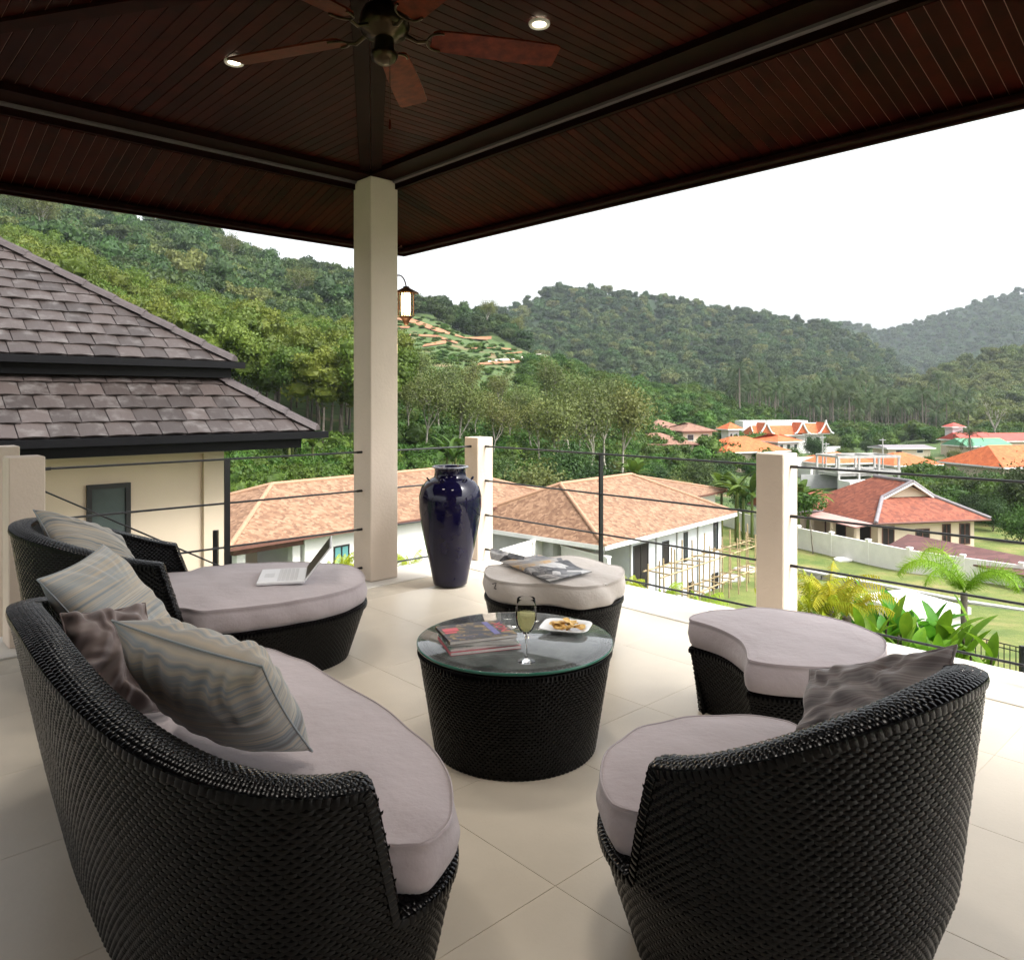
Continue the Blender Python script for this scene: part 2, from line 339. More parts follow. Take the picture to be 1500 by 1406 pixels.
fc = W(563, 50, 3.2)                                         # fan hub centre
fan = empty('ceiling_fan', fc, 'five-blade ceiling fan with mahogany blades and dark bronze motor', 'ceiling fan')
M['blade'] = wood_mat('fan blade veneer', (.12, .019, .006), (.040, .006, .002), .3, (3, 3, 3))
q = MB(); q.lathe([(.001, .10), (.085, .10), (.10, .07), (.105, .03), (.095, -.0), (.06, -.015), (.058, -.02), (.001, -.021)], 28, fc); q.lathe([(.018, .09), (.018, .30), (.055, .31), (.06, 3.15 - fc.z)], 16, fc); q.build('motor', M['brass'], fan)
q = MB(); q.lathe([(.04, -.018), (.042, -.075), (.054, -.08), (.056, -.092), (.048, -.112), (.028, -.125), (.001, -.128)], 24, fc); q.build('switch_cap', M['brass'], fan)
for kx, ang in enumerate((-66, 6, 78, 150, 198)):
    ang = (85, 13, 157, 229, 301)[kx]
    a = math.radians(ang + 3); R3 = Matrix.Translation(fc) @ Matrix.Rotation(a, 4, 'Z') @ Matrix.Rotation(math.radians(-13), 4, 'X')
    q = MB(); out = []
    for (x, w) in ((.20, .045), (.215, .058), (.25, .064), (.40, .070), (.60, .074), (.74, .072), (.76, .062)): out.append((x, w))
    top = [R3 @ Vector((x, w, .004)) for x, w in out] + [R3 @ Vector((x, -w, .004)) for x, w in out[::-1]]
    bot = [R3 @ Vector((x, w, -.004)) for x, w in out] + [R3 @ Vector((x, -w, -.004)) for x, w in out[::-1]]
    q.loft([top, bot], True, True, 0, False); bl = q.build('blade', M['blade'], fan)
    q = MB(); q.tube([R3 @ Vector((.08, 0, .01)), R3 @ Vector((.14, 0, -.02)), R3 @ Vector((.18, 0, -.012))], [.010, .008, .007], 7)
    arc = [R3 @ Vector((.235 - .055 * math.cos(b), .055 * math.sin(b), -.009)) for b in np.linspace(-1.75, 1.75, 15)]
    q.tube(arc, .005, 6); q.build('blade_iron', M['brass'], bl)
q = MB(); pc = fc + Vector((.028, -.03, -.10)); pe = W(573, 182, pc.y); q.tube([pc, Vector((pc.x, pc.y, pe.z + .03))], .0016, 5); ch = q.build('pull_chain', M['brass'], fan)
q = MB(); q.lathe([(.001, .02), (.004, .016), (.0075, -.01), (.006, -.022), (.001, -.024)], 10, (pc.x, pc.y, pe.z)); q.build('pull_knob', M['blade'], ch)

lc = W(595, 445, 6.25)
lan = empty('wall_lantern', lc, 'lit bronze wall lantern hanging behind the tall pillar', 'lantern')
M['rust'] = mat('brown lantern iron', (.055, .022, .010), .45, .4, 15, metal=.4)
M['lampglass'] = mat('warm lamp glass', (1, .8, .5), .3, emit=(1.0, .66, .30), es=6.5)
def dz(v): return W(595, v, 6.25).z - lc.z
q = MB(); q.lathe([(.0055, dz(424)), (.010, dz(424)), (.025, dz(420)), (.028, dz(422)), (.100, dz(428.5)), (.102, dz(430)), (.05, dz(429))][1:], 20, lc); q.build('hood', M['rust'], lan)
q = MB(); q.lathe([(.040, dz(430)), (.040, dz(464))], 16, lc); gl = q.build('lamp_glass', M['lampglass'], lan)
q = MB()
for kx in range(6):
    a = kx * math.pi / 3 + .3; x, y = .062 * math.cos(a), .062 * math.sin(a)
    q.tube([lc + Vector((x, y, dz(429))), lc + Vector((x, y, dz(463)))], .005, 5)
for (v0, v1) in ((429, 433), (458, 464)):
    for kx in range(12):
        a = kx * math.pi / 6; x, y = .042 * math.cos(a), .042 * math.sin(a); q.tube([lc + Vector((x, y, dz(v0))), lc + Vector((x, y, dz(v1)))], .0035, 4)
q.build('cage', M['rust'], lan)
q = MB(); q.lathe([(.001, dz(463)), (.052, dz(463)), (.055, dz(465)), (.035, dz(468)), (.022, dz(472)), (.019, dz(476)), (.001, dz(477))], 16, lc); q.build('base_cup', M['rust'], lan)
q = MB(); arm = [Vector((lc.x + (.0 - .06) * (1 - math.cos(b)), lc.y, lc.z + dz(424) + .115 * math.sin(b))) for b in np.linspace(0, 1.75, 12)] + [T(3.4, 5.275, lc.z + dz(424) + .10)]
q.tube(arm, .006, 6); q.build('arm', M['rust'], lan)
lg = bpy.data.lights.new('lamp', 'POINT'); lg.energy = 4; lg.color = (1, .7, .38); lg.shadow_soft_size = .05
lgo = bpy.data.objects.new('lamp', lg); col.objects.link(lgo); lgo.parent = lan; lgo.location = (0, 0, -.35)
# ---------------------------------------------------------------- woven furniture
def outline_super(a, b, n, c, ang, N=720):
    th = np.linspace(0, 2 * np.pi, 4 * N, endpoint=False)
    x = a * np.sign(np.cos(th)) * np.abs(np.cos(th)) ** (2 / n); y = b * np.sign(np.sin(th)) * np.abs(np.sin(th)) ** (2 / n)
    P = np.stack([c[0] + x * math.cos(ang) - y * math.sin(ang), c[1] + x * math.sin(ang) + y * math.cos(ang)], 1)
    return resample(P, N)
def resample(P, N=720):
    d = np.linalg.norm(np.roll(P, -1, 0) - P, axis=1); L = np.concatenate([[0], np.cumsum(d)]); Q = np.vstack([P, P[:1]])
    s = np.linspace(0, L[-1], N, endpoint=False); return np.stack([np.interp(s, L, Q[:, k]) for k in (0, 1)], 1)
class Outline:
    def __init__(s, P):
        s.P = P; s.N = len(P); d = np.roll(P, -1, 0) - np.roll(P, 1, 0); t = d / np.linalg.norm(d, axis=1)[:, None]
        for _ in range(6): t = (np.roll(t, 1, 0) + 2 * t + np.roll(t, -1, 0)) / 4
        t /= np.linalg.norm(t, axis=1)[:, None]
        s.n = np.stack([t[:, 1], -t[:, 0]], 1); s.L = np.linalg.norm(np.roll(P, -1, 0) - P, axis=1).sum()
    def at(s, f, off, z):                      # f: fraction of the perimeter, off: outward offset
        x = np.mod(f, 1.0) * s.N; i = np.floor(x).astype(int) % s.N; w = (x - np.floor(x))[..., None]; j = (i + 1) % s.N
        p = s.P[i] * (1 - w) + s.P[j] * w; n = s.n[i] * (1 - w) + s.n[j] * w
        q = p + n * np.asarray(off)[..., None]; return np.concatenate([q, np.broadcast_to(np.asarray(z, float), q.shape[:-1])[..., None]], -1)
XS = np.array([0.0, .16, .5, .84, 1.0]); HX = np.array([-1.0, .35, 1.0, .35, -1.0]); YS = np.array([.03, .5, .97]); HY_ = np.array([-.75, 1.0, -.75])
def weave(S, ia, ja, na, amp, flip=False, jit=.25):
    """S(a,b) -> points; cells ia, ja (arrays); stagger alternate rows; returns V, F"""
    m = len(ia); off = np.where(ja % 2 == 0, 0.0, .5)
    a = (ia + off)[:, None, None] + XS[None, :, None] + np.zeros((1, 1, 3)); b = ja[:, None, None] + YS[None, None, :] + np.zeros((1, 5, 1))
    h = HX[None, :, None] * .6 + HY_[None, None, :] * .4
    h = h * (1 + NR.uniform(-jit, jit, (m, 1, 1))) * amp
    e = 1e-3; P = S(a, b); Pa = S(a + e, b); Pb = S(a, b + e)
    n = np.cross(Pa - P, Pb - P); n /= np.linalg.norm(n, axis=-1, keepdims=True) + 1e-12
    if flip: n = -n
    V = (P + n * h[..., None]).reshape(-1, 3)
    base = (np.arange(m) * 15)[:, None, None]; i = np.arange(4)[None, :, None]; j = np.arange(2)[None, None, :]
    v00 = base + i * 3 + j; Fq = np.stack([v00, v00 + 3, v00 + 4, v00 + 1], -1).reshape(-1, 4)
    if flip: Fq = Fq[:, ::-1]
    return V, Fq
def gridmesh(Pg, wrap):
    n, m = Pg.shape[:2]; i = np.arange(n if wrap else n - 1)[:, None]; j = np.arange(m - 1)[None, :]
    a = i * m + j; b = ((i + 1) % n) * m + j; return Pg.reshape(-1, 3), np.stack([a, b, b + 1, a + 1], -1).reshape(-1, 4)
def joinm(parts):
    V = []; Fs = []; o = 0
    for v, f in parts: V.append(v); Fs.append(f + o); o += len(v)
    return np.vstack(V), np.vstack(Fs)
def smooth01(x): x = np.clip(x, 0, 1); return x * x * (3 - 2 * x)
CW, RH = .025, .0108                             # strand cell length and row height
def woven_body(parent, O, off_out, ztop, thick, zin, rim_w=None, cw=CW, rh=RH, amp=.0032, inner=True, nrim=None):
    """off_out(z): outward flare; ztop(f): height of the top edge; thick: wall thickness at rim; zin: lowest z of inner wall"""
    N = int(round(O.L / cw)); zmax = float(ztop(np.linspace(0, 1, 400)).max()); rows = int(zmax / rh) + 1
    S = lambda a, b: O.at(a / N, off_out(b * rh), b * rh)
    ii, jj = np.meshgrid(np.arange(N), np.arange(rows), indexing='ij'); ii = ii.ravel(); jj = jj.ravel()
    keep = (jj + 1) * rh <= ztop((ii + .5 + np.where(jj % 2, .5, 0)) / N) + .002
    parts = [weave(S, ii[keep], jj[keep], N, amp)]
    core = []
    f = np.linspace(0, 1, 361)[:-1]; zt = ztop(f)
    zz = np.linspace(0, 1, 9)[None, :] * (zt[:, None] - .004); core.append(gridmesh(O.at(np.repeat(f[:, None], 9, 1), off_out(zz) - .005, zz), True))
    off_in = lambda z: off_out(z) - thick
    if inner:
        Si = lambda a, b: O.at(a / N, off_in(b * rh), b * rh)
        keep = ((jj + 1) * rh <= ztop((ii + .5 + np.where(jj % 2, .5, 0)) / N) + .002) & (jj * rh >= zin)
        parts.append(weave(Si, ii[keep], jj[keep], N, amp, True))
        zz = zin + np.linspace(0, 1, 7)[None, :] * np.maximum(zt[:, None] - .004 - zin, .001); v_, f_ = gridmesh(O.at(np.repeat(f[:, None], 7, 1), off_in(zz) + .005, zz), True); core.append((v_, f_[:, ::-1]))
    # rim band, resampled by its own length
    fd = np.linspace(0, 1, 2001); P = O.at(fd, off_out(ztop(fd)), ztop(fd)); dl = np.linalg.norm(np.diff(P, axis=0), axis=1); Ls = np.concatenate([[0], np.cumsum(dl)])
    NRm = int(round(Ls[-1] / (cw * .72))); lip = .020; nr = nrim or max(2, int(round(thick / .013)))
    def SR(a, b):
        ff = np.interp(np.mod(a / NRm, 1.0) * Ls[-1], Ls, fd); z = ztop(ff)
        bb = b / nr                                   # 0..1 across, <0 outer lip, >1 inner lip
        ep = .004; mm = (ztop(ff + ep) - ztop(ff - ep)) / (2 * ep * O.L); hyp = np.sqrt(1 + mm * mm); dl_ = np.where(b < 0, -b * lip, np.where(b > nr, (b - nr) * lip, -.010 * np.sin(np.pi * np.clip(bb, 0, 1)) - .003))
        zl = z - dl_ / hyp; ff = ff + dl_ * mm / hyp / O.L
        out = off_out(z) + .004 - np.clip(bb, 0, 1) * (thick + .008)
        return O.at(ff, out, zl)
    ii, jj = np.meshgrid(np.arange(NRm), np.arange(-1, nr + 1), indexing='ij'); ii = ii.ravel(); jj = jj.ravel()
    parts.append(weave(SR, ii, jj, NRm, amp * .55))
    ff = np.linspace(0, 1, 1001)[:-1]; z = ztop(ff); rim = np.stack([O.at(ff, off_out(z) + .001, z - .02), O.at(ff, off_out(z), z - .002), O.at(ff, off_in(z), z - .002), O.at(ff, off_in(z) - .001, z - .02)], 1); core.append(gridmesh(rim, True))
    V, Fq = joinm(parts); o = npmesh('weave', V, Fq, M['wicker'], parent); tag(o, kind='stuff')
    V, Fq = joinm(core); npmesh('frame', V, Fq, M['wicker_core'], parent)
    return O
def cushion(name, parent, P, z0, z1, material, crown=.018, bulge=.012, wr=.004, seed=1, rad=.03, sag=None):
    """rounded cushion over the closed outline P (n,2)"""
    n = len(P); Oc = Outline(P); c = P.mean(0); prof = []
    rr_ = rad
    prof += [(-rr_, z0), (-rr_ * .3, z0 + rr_ * .25), (bulge * .3, z0 + rr_), (bulge, (z0 + z1) / 2), (bulge * .4, z1 - rr_ * .75), (-.001, z1 - rr_ * .2), (.0035, z1 - rr_ * .05), (.0, z1 + .004), (-rr_ * .45, z1 + .003), (-rr_ * 1.6, z1 + .008)]
    f = np.arange(n) / n; rings = [Oc.at(f, np.full(n, o), np.full(n, z)) for o, z in prof]
    last = rings[-1]
    for k, sc in enumerate((.86, .72, .56, .4, .24, .1)):
        r = last.copy(); r[:, :2] = c + (last[:, :2] - c) * sc; r[:, 2] = z1 + .008 + crown * (1 - sc ** 2); rings.append(r)
    R = np.stack(rings, 0)
    X = R[..., 0] * 9 + seed; Y = R[..., 1] * 9 - seed; Z = R[..., 2] * 14
    nz = np.sin(X * 1.3 + 1.7 * np.sin(Y * .9 + Z)) * np.sin(Y * 1.1 + 1.3 * np.sin(X * .7)) + .5 * np.sin(X * 3.1 + Y * 2.3 + Z * 2)
    R[3:, :, 2] += nz[3:] * wr * .6; R[..., :2] += (nz * wr)[..., None] * np.pad(Oc.n, ((0, 0), (0, 0)))[None] * (np.arange(len(rings)) < 8)[:, None, None]
    if sag is not None: R[..., 2] += sag(R[..., 0], R[..., 1]) * (np.arange(len(rings)) > 4)[:, None]
    G_ = np.transpose(R, (1, 0, 2)); V, Fq = gridmesh(G_, True)
    V = np.vstack([V, R[-1].mean(0)[None]]); o = npmesh(name, V, Fq, material, parent)
    m = len(rings); bm = bmesh.new(); bm.from_mesh(o.data); bm.verts.ensure_lookup_table(); ci = len(V) - 1
    for i in range(n): bm.faces.new((bm.verts[i * m + m - 1], bm.verts[((i + 1) % n) * m + m - 1], bm.verts[ci])).smooth = True
    bm.faces.new([bm.verts[i * m] for i in range(n)][::-1]); bm.to_mesh(o.data); bm.free()
    # welt seam round the upper edge
    q = MB(); q.tube([tuple(R[7, i]) for i in list(range(0, n, 2)) + [0]], .0028, 5, caps=False); q.build('seam', material, o)
    return o
def fabric(name, c, var=.06, wr=.25):
    m = mat(name, c, .85, var, 2.2, sheen=.25, bump=wr, bscale=6.5); nt = m.node_tree; b = nt.nodes['Principled BSDF']
    bp = nt.nodes.new('ShaderNodeBump'); bp.inputs['Strength'].default_value = .15; bp.inputs['Distance'].default_value = .002
    vec = coords(nt, (1, 1, 1)); n = noise(nt, vec, 650, 2, .5); nt.links.new(n.outputs['Fac'], bp.inputs['Height'])
    old = b.inputs['Normal'].links[0].from_socket; nt.links.new(old, bp.inputs['Normal']); nt.links.new(bp.outputs[0], b.inputs['Normal']); return m
M['mauve'] = fabric('mauve grey canvas', (.40, .345, .355), .11, .5)
M['beige'] = fabric('beige canvas', (.46, .415, .375), .10, .6)

ZSE, ZCU = .29, .415
def seat(name, label, cat, c, ang, a, b, n, L0, tip, back, dl=.10, thick=.085, o0=-.10, o1=.075, seed=1, asym=0.0):
    P = outline_super(a, b, n, c, ang); O = Outline(P); root = empty(name, (c[0], c[1], 0), label, cat)
    Lh = O.L / 2; i0 = 0                                                   # f=0 is the front of the axis
    def dist(f): f = np.mod(f, 1.0); return np.minimum(f, 1 - f) * O.L
    def ztop(f):
        l = dist(f); fm = np.mod(f, 1.0); ti = np.where(fm < .5, tip + asym, tip)
        return np.where(l < L0, ZSE, np.where(l < L0 + dl, ZSE + (ti - ZSE) * np.clip((l - L0) / dl, 0, 1), ti + (back - ti) * np.sin(np.clip((l - L0 - dl) / (Lh - L0 - dl), 0, 1) * np.pi / 2) ** 1.3))
    off = lambda z: np.where(np.asarray(z) < ZSE, o0 * (1 - np.asarray(z) / ZSE) ** 1.0, o1 * (np.asarray(z) - ZSE) / (back - ZSE))
    woven_body(root, O, off, ztop, thick, .26)
    f = np.arange(240) / 240; l = dist(f); inset = -.004 - (thick + .012) * smooth01((l - L0 + .10) / .14)
    Pc = O.at(f, inset, np.zeros(240))[:, :2]
    cushion('seat_cushion', root, Pc, ZSE + .004, ZCU, M['mauve'], seed=seed, wr=.0048)
    return root, O
A1 = math.atan2(.64, .77); ax = np.array([math.cos(A1), math.sin(A1)]); pr = np.array([-ax[1], ax[0]])
sofa, So = seat('wicker_sofa', 'wide black wicker sofa holding two striped pillows, back turned to the floor edge', 'sofa', tuple(.815 * ax + 2.36 * pr), A1, .43, .95, 2.75, 1.13, .63, .80, o0=-.065, o1=.10, seed=2)
A2 = math.atan2(.353, .936); ax = np.array([math.cos(A2), math.sin(A2)]); pr = np.array([-ax[1], ax[0]])
chaise, Co = seat('wicker_chaise', 'long black wicker chaise with an open laptop on its cushion', 'chaise', tuple(-.07 * ax + 4.36 * pr), A2, .82, .52, 2.3, 1.19, .65, .80, seed=5, asym=-.09)
A3 = math.atan2(.78, -.62)
chair, Ao = seat('wicker_armchair', 'round black wicker tub chair with a crumpled grey pillow', 'armchair', (.655, 1.965), A3, .425, .425, 2.05, .58, .60, .80, thick=.08, o0=-.095, o1=.055, seed=9)

# coffee table
tc = (.012, 3.14)
tab = empty('coffee_table', (tc[0], tc[1], 0), 'round black wicker coffee table with a glass top', 'coffee table')
To = Outline(outline_super(.393, .393, 2, tc, 0)); woven_body(tab, To, lambda z: -.065 * (1 - np.asarray(z) / .40), lambda f: np.full(np.shape(f), .402), .06, .38, nrim=3)
# woven top under the glass
xs = np.arange(-.36, .36, .027); ys = np.arange(-.36, .36, .0135); I, J = np.meshgrid(np.arange(len(xs)), np.arange(len(ys)), indexing='ij'); I = I.ravel(); J = J.ravel()
kp = (xs[I] + .013) ** 2 + (ys[J] + .006) ** 2 < .35 ** 2
V, Fq = weave(lambda a, b: np.stack([tc[0] - .36 + a * .027, tc[1] - .36 + b * .0135, np.full(np.shape(a), .400)], -1), I[kp], J[kp], 1, .003)
tag(npmesh('top_weave', V, Fq, M['wicker'], tab), kind='stuff')
q = MB(); q.lathe([(.001, .396), (.37, .396)], 48, (tc[0], tc[1], 0)); q.build('top_board', M['wicker_core'], tab)
M['glass'] = mat('clear table glass', (.975, .99, .985), .02, trans=1.0, ior=1.72)
nt = M['glass'].node_tree; df = nt.nodes.new('ShaderNodeBsdfDiffuse'); df.inputs['Color'].default_value = (.70, .74, .73, 1); ms = nt.nodes.new('ShaderNodeMixShader'); nz_ = noise(nt, coords(nt, (1, 1, 1)), 7, 6, .65); rp_ = ramp(nt, [(.35, (.05, .05, .05)), (.75, (.20, .20, .20))]); nt.links.new(nz_.outputs['Fac'], rp_.inputs[0]); nt.links.new(rp_.outputs[0], ms.inputs[0]); nt.links.new(nt.nodes['Principled BSDF'].outputs[0], ms.inputs[1]); nt.links.new(df.outputs[0], ms.inputs[2]); nt.links.new(ms.outputs[0], nt.nodes['Material Output'].inputs['Surface'])      # dusty smears; the pale diffuse also stands in for sky reflection
M['glass_edge'] = mat('green glass edge', (.02, .15, .10), .12, trans=.15, ior=1.5)
ZG = .424
q = MB(); q.lathe([(.0005, .4125), (.3965, .4125), (.3975, .4135), (.3975, ZG - .001), (.3965, ZG), (.0005, ZG)], 96, (tc[0], tc[1], 0)); gt = q.build('glass_top', M['glass'], tab)
q = MB(); q.lathe([(.3980, .4128), (.4005, .4135), (.4005, ZG - .001), (.3980, ZG - .0003), (.3980, .4128)], 96, (tc[0], tc[1], 0)); q.build('glass_edge', M['glass_edge'], gt)

# half-moon ottomans
def crescent(c, r, bc, br, sq=1.0):
    th = np.linspace(0, 2 * np.pi, 2000, endpoint=False); C = np.stack([c[0] + r * np.cos(th), c[1] + r * np.sin(th)], 1)
    d = np.linalg.norm(C - np.array(bc), axis=1); out = d > br
    k = int(np.argmax(out & ~np.roll(out, 1))); C = np.roll(C, -k, 0); out = np.roll(out, -k); arc = C[out]
    a0 = math.atan2(arc[-1][1] - bc[1], arc[-1][0] - bc[0]); a1 = math.atan2(arc[0][1] - bc[1], arc[0][0] - bc[0])
    da = (a1 - a0 + math.pi) % (2 * math.pi) - math.pi
    inner = np.stack([[bc[0] + br * math.cos(a0 + da * s), bc[1] + br * math.sin(a0 + da * s)] for s in np.linspace(0, 1, 400)[1:-1]])
    return resample(np.vstack([arc, inner]), 720)
def ottoman(label, c, r, bc, br, cm, seed, wr=.004, crown=.003, soft=6):
    P = crescent(c, r, bc, br); O = Outline(P); root = empty('wicker_ottoman', (c[0], c[1], 0), label, 'ottoman', 'half-moon ottomans')
    woven_body(root, O, lambda z: -.055 * (1 - np.asarray(z) / .29), lambda f: np.full(np.shape(f), .29), .05, .26, nrim=3)
    f = np.arange(240) / 240
    Pc = O.at(f, np.full(240, .006), np.zeros(240))[:, :2]
    for _ in range(soft): Pc = (np.roll(Pc, 1, 0) + 2 * Pc + np.roll(Pc, -1, 0)) / 4
    return root, cushion('seat_cushion', root, Pc, .296, ZCU, cm, seed=seed, wr=wr, crown=crown, rad=.022)
ott, _ = ottoman('half-moon wicker ottoman with a smooth mauve cushion beside the railing post', (1.13, 3.22), .395, (.49, 3.10), .45, M['mauve'], 3)
ott2, c2o = ottoman('half-moon wicker ottoman with a beige cushion holding an open magazine', (.24, 4.40), .395, (.03, 3.62), .50, M['beige'], 8, .012, .012, 40)
q = MB(); zc_ = W(727, 858, 4.16); q.tube([zc_ + Vector((x, -.004, z)) for x, z in ((-.022, .012), (.0, .016), (-.006, .0), (-.012, -.012), (.004, -.016), (.024, -.012))], .003, 5); q.build('zip_pull', M['steel'], c2o)

# ---------------------------------------------------------------- pillows
def stripe_mat(name, cols, scale, ang=0.0, xs=.16):
    m = bpy.data.materials.new(name); m.use_nodes = True; nt = m.node_tree; b = nt.nodes['Principled BSDF']
    uv = nt.nodes.new('ShaderNodeUVMap'); mp = nt.nodes.new('ShaderNodeMapping'); mp.inputs['Rotation'].default_value = (0, 0, ang); nt.links.new(uv.outputs[0], mp.inputs['Vector'])
    n1 = nt.nodes.new('ShaderNodeTexNoise'); n1.noise_dimensions = '2D'; n1.inputs['Scale'].default_value = 1.0; n1.inputs['Detail'].default_value = 3; n1.inputs['Roughness'].default_value = .6
    mp2 = nt.nodes.new('ShaderNodeMapping'); mp2.inputs['Scale'].default_value = (xs, scale, 1); nt.links.new(mp.outputs[0], mp2.inputs['Vector']); nt.links.new(mp2.outputs[0], n1.inputs['Vector'])
    r = ramp(nt, cols); nt.links.new(n1.outputs['Fac'], r.inputs[0]); nt.links.new(r.outputs[0], b.inputs['Base Color'])
    b.inputs['Roughness'].default_value = .6; b.inputs['Sheen Weight'].default_value = .3
    n2 = noise(nt, uv.outputs[0], 400, 2); bp = nt.nodes.new('ShaderNodeBump'); bp.inputs['Strength'].default_value = .12; bp.inputs['Distance'].default_value = .003
    nt.links.new(n2.outputs['Fac'], bp.inputs['Height']); nt.links.new(bp.outputs[0], b.inputs['Normal']); return m
M['stripe'] = stripe_mat('blue and sand silk stripe', [(.26, (.10, .095, .09)), (.36, (.17, .20, .22)), (.44, (.38, .32, .24)), (.50, (.22, .25, .265)), (.56, (.43, .36, .27)), (.63, (.17, .20, .215)), (.70, (.40, .36, .30)), (.80, (.12, .12, .12))], 8.5)
M['brown_silk'] = stripe_mat('brown quilted silk', [(.3, (.05, .035, .033)), (.5, (.13, .095, .09)), (.7, (.20, .16, .15))], 3)
M['grey_silk'] = stripe_mat('grey quilted silk', [(.3, (.07, .06, .062)), (.45, (.22, .195, .19)), (.52, (.11, .085, .085)), (.6, (.26, .235, .23)), (.72, (.13, .11, .11))], 9)
def pillow(name, label, TL, TR, BR, thick, material, seed=0, wrinkle=.006, group=None, pinch=.07, ruffle=0.0, N=56, bend=0.0, gather=0.0):
    TL, TR, BR = Vector(TL), Vector(TR), Vector(BR); BL = TL + BR - TR; c = (TL + BR) / 2; U_ = (TR - TL) / 2; V_ = (TR - BR) / 2; nn = U_.cross(V_).normalized()
    g = np.linspace(-1, 1, N + 1); X, Y = np.meshgrid(g, g, indexing='ij')
    prof = (np.clip(1 - np.abs(X) ** 2.4, 0, 1) ** .46) * (np.clip(1 - np.abs(Y) ** 2.4, 0, 1) ** .46)
    px_ = X * (1 - pinch * (1 - Y ** 2)); py_ = Y * (1 - pinch * (1 - X ** 2))
    rs_ = np.random.default_rng(seed); ph = rs_.uniform(0, 6, 8)
    R = np.maximum(np.abs(X), np.abs(Y)); A = np.arctan2(Y, X)
    wv = np.sin(A * 14 + ph[0] + 1.5 * np.sin(A * 5 + ph[1])) * R ** 2 * (1 - R ** 8) + .6 * np.sin(X * 5 + 3 * np.sin(Y * 2 + ph[2]) + ph[3]) * np.sin(Y * 4 + ph[4])
    wv = wv + gather * np.sin(X * 17 + 2.5 * np.sin(X * 6 + ph[7]) + .8 * Y) * np.clip((Y + .15) / 1.1, 0, 1) ** 1.2 * np.clip((1.03 - Y) * 6, 0, 1)
    rf = ruffle * (np.sin(X * 9 + 4 * np.sin(Y * 3 + ph[5])) + np.sin(Y * 11 + 3 * np.sin(X * 4 + ph[6])))
    Vs = []; Fs = []; uv = []
    for sgn in (1, -1):
        hgt = sgn * (prof * thick + wv * wrinkle * (prof > .02)) + rf * prof ** .3 + bend * (X ** 2 - .4)
        Pt = np.array(c)[None, None] + px_[..., None] * np.array(U_) + py_[..., None] * np.array(V_) + hgt[..., None] * np.array(nn)
        v_, f_ = gridmesh(Pt, False); f_ = f_ if sgn > 0 else f_[:, ::-1]
        Fs.append(f_ + len(Vs) * (N + 1) ** 2); Vs.append(v_); uv.append(np.stack([X * .5 + .5 + seed * 3.1, Y * .5 + .5 + seed * 1.7], -1).reshape(-1, 2))
    V = np.vstack(Vs); Fq = np.vstack(Fs); root = empty(name, c, label, 'pillow', group)
    o = npmesh('cover', V, Fq, material, root); UV = np.vstack(uv); ul = o.data.uv_layers.new(name='UVMap')
    li = np.zeros(len(o.data.loops), dtype=np.int32); o.data.loops.foreach_get('vertex_index', li); ul.data.foreach_set('uv', UV[li].astype(np.float32).ravel())
    bm = bmesh.new(); bm.from_mesh(o.data); bmesh.ops.remove_doubles(bm, verts=bm.verts, dist=.0005); bm.to_mesh(o.data); bm.free()
    P0 = Vs[0].reshape(N + 1, N + 1, 3); ring = [P0[i, 0] for i in range(N)] + [P0[N, j] for j in range(N)] + [P0[N - i, N] for i in range(N)] + [P0[0, N - j] for j in range(N)] + [P0[0, 0]]
    q = MB(); q.tube([tuple(x) for x in ring], .003, 5, caps=False); q.build('piping', material, root)
    return root
pillow('striped_pillow', 'plump striped blue and sand pillow leaning on the sofa arm', (-1.02, 1.95, .84), (-.555, 1.70, .81), (-.53, 2.03, .47), .10, M['stripe'], 1, .008, gather=.9)
pillow('striped_pillow', 'striped pale pillow tilted over the corner of the sofa back', (-1.54, 2.48, .82), (-1.56, 2.92, .85), (-1.30, 2.99, .48), .09, M['stripe'], 2, .006, gather=.35)
pillow('striped_pillow', 'striped pillow with a dark band on the chaise back', (-2.33, 3.72, .87), (-2.02, 3.95, .70), (-1.82, 3.80, .50), .08, M['stripe'], 3, .007, gather=.4)
pillow('ruffled_pillow', 'small brown gathered pillow tucked between the striped pillows', (-1.36, 2.30, .76), (-1.20, 2.50, .74), (-1.05, 2.35, .45), .07, M['brown_silk'], 4, .012, ruffle=.014)
pillow('quilted_pillow', 'crumpled grey quilted pillow resting on the tub chair rim', (1.065, 1.83, .815), (.83, 2.13, .65), (.72, 1.98, .47), .045, M['grey_silk'], 6, .010, ruffle=.006, gather=.5)

# ---------------------------------------------------------------- things on the furniture
vc = Vector((-.468, 5.80, 0)); vase = empty('vase', vc, 'tall glossy dark blue ceramic vase beside the pillar', 'vase')
M['cobalt'] = mat('cobalt glaze', (.005, .004, .022), .07, .3, 5, coat=.0, spec=.42, bump=.05, bscale=9)
M['rim_white'] = mat('chipped rim glaze', (.30, .31, .36), .3, .6, 40)
q = MB(); prof = [(.001, .012), (.118, .012), (.128, .02), (.135, .06), (.160, .18), (.195, .34), (.222, .48), (.237, .60), (.236, .68), (.220, .745), (.185, .79), (.140, .815), (.122, .825), (.118, .85), (.119, .885), (.128, .893), (.128, .90), (.112, .902), (.106, .89), (.104, .83), (.15, .78), (.20, .6)]
q.lathe(prof, 64, vc); q.build('body', M['cobalt'], vase)
q = MB(); q.lathe([(.118, .893), (.137, .894), (.139, .900), (.134, .906), (.118, .9045)], 64, vc); q.build('rim', M['rim_white'], vase)
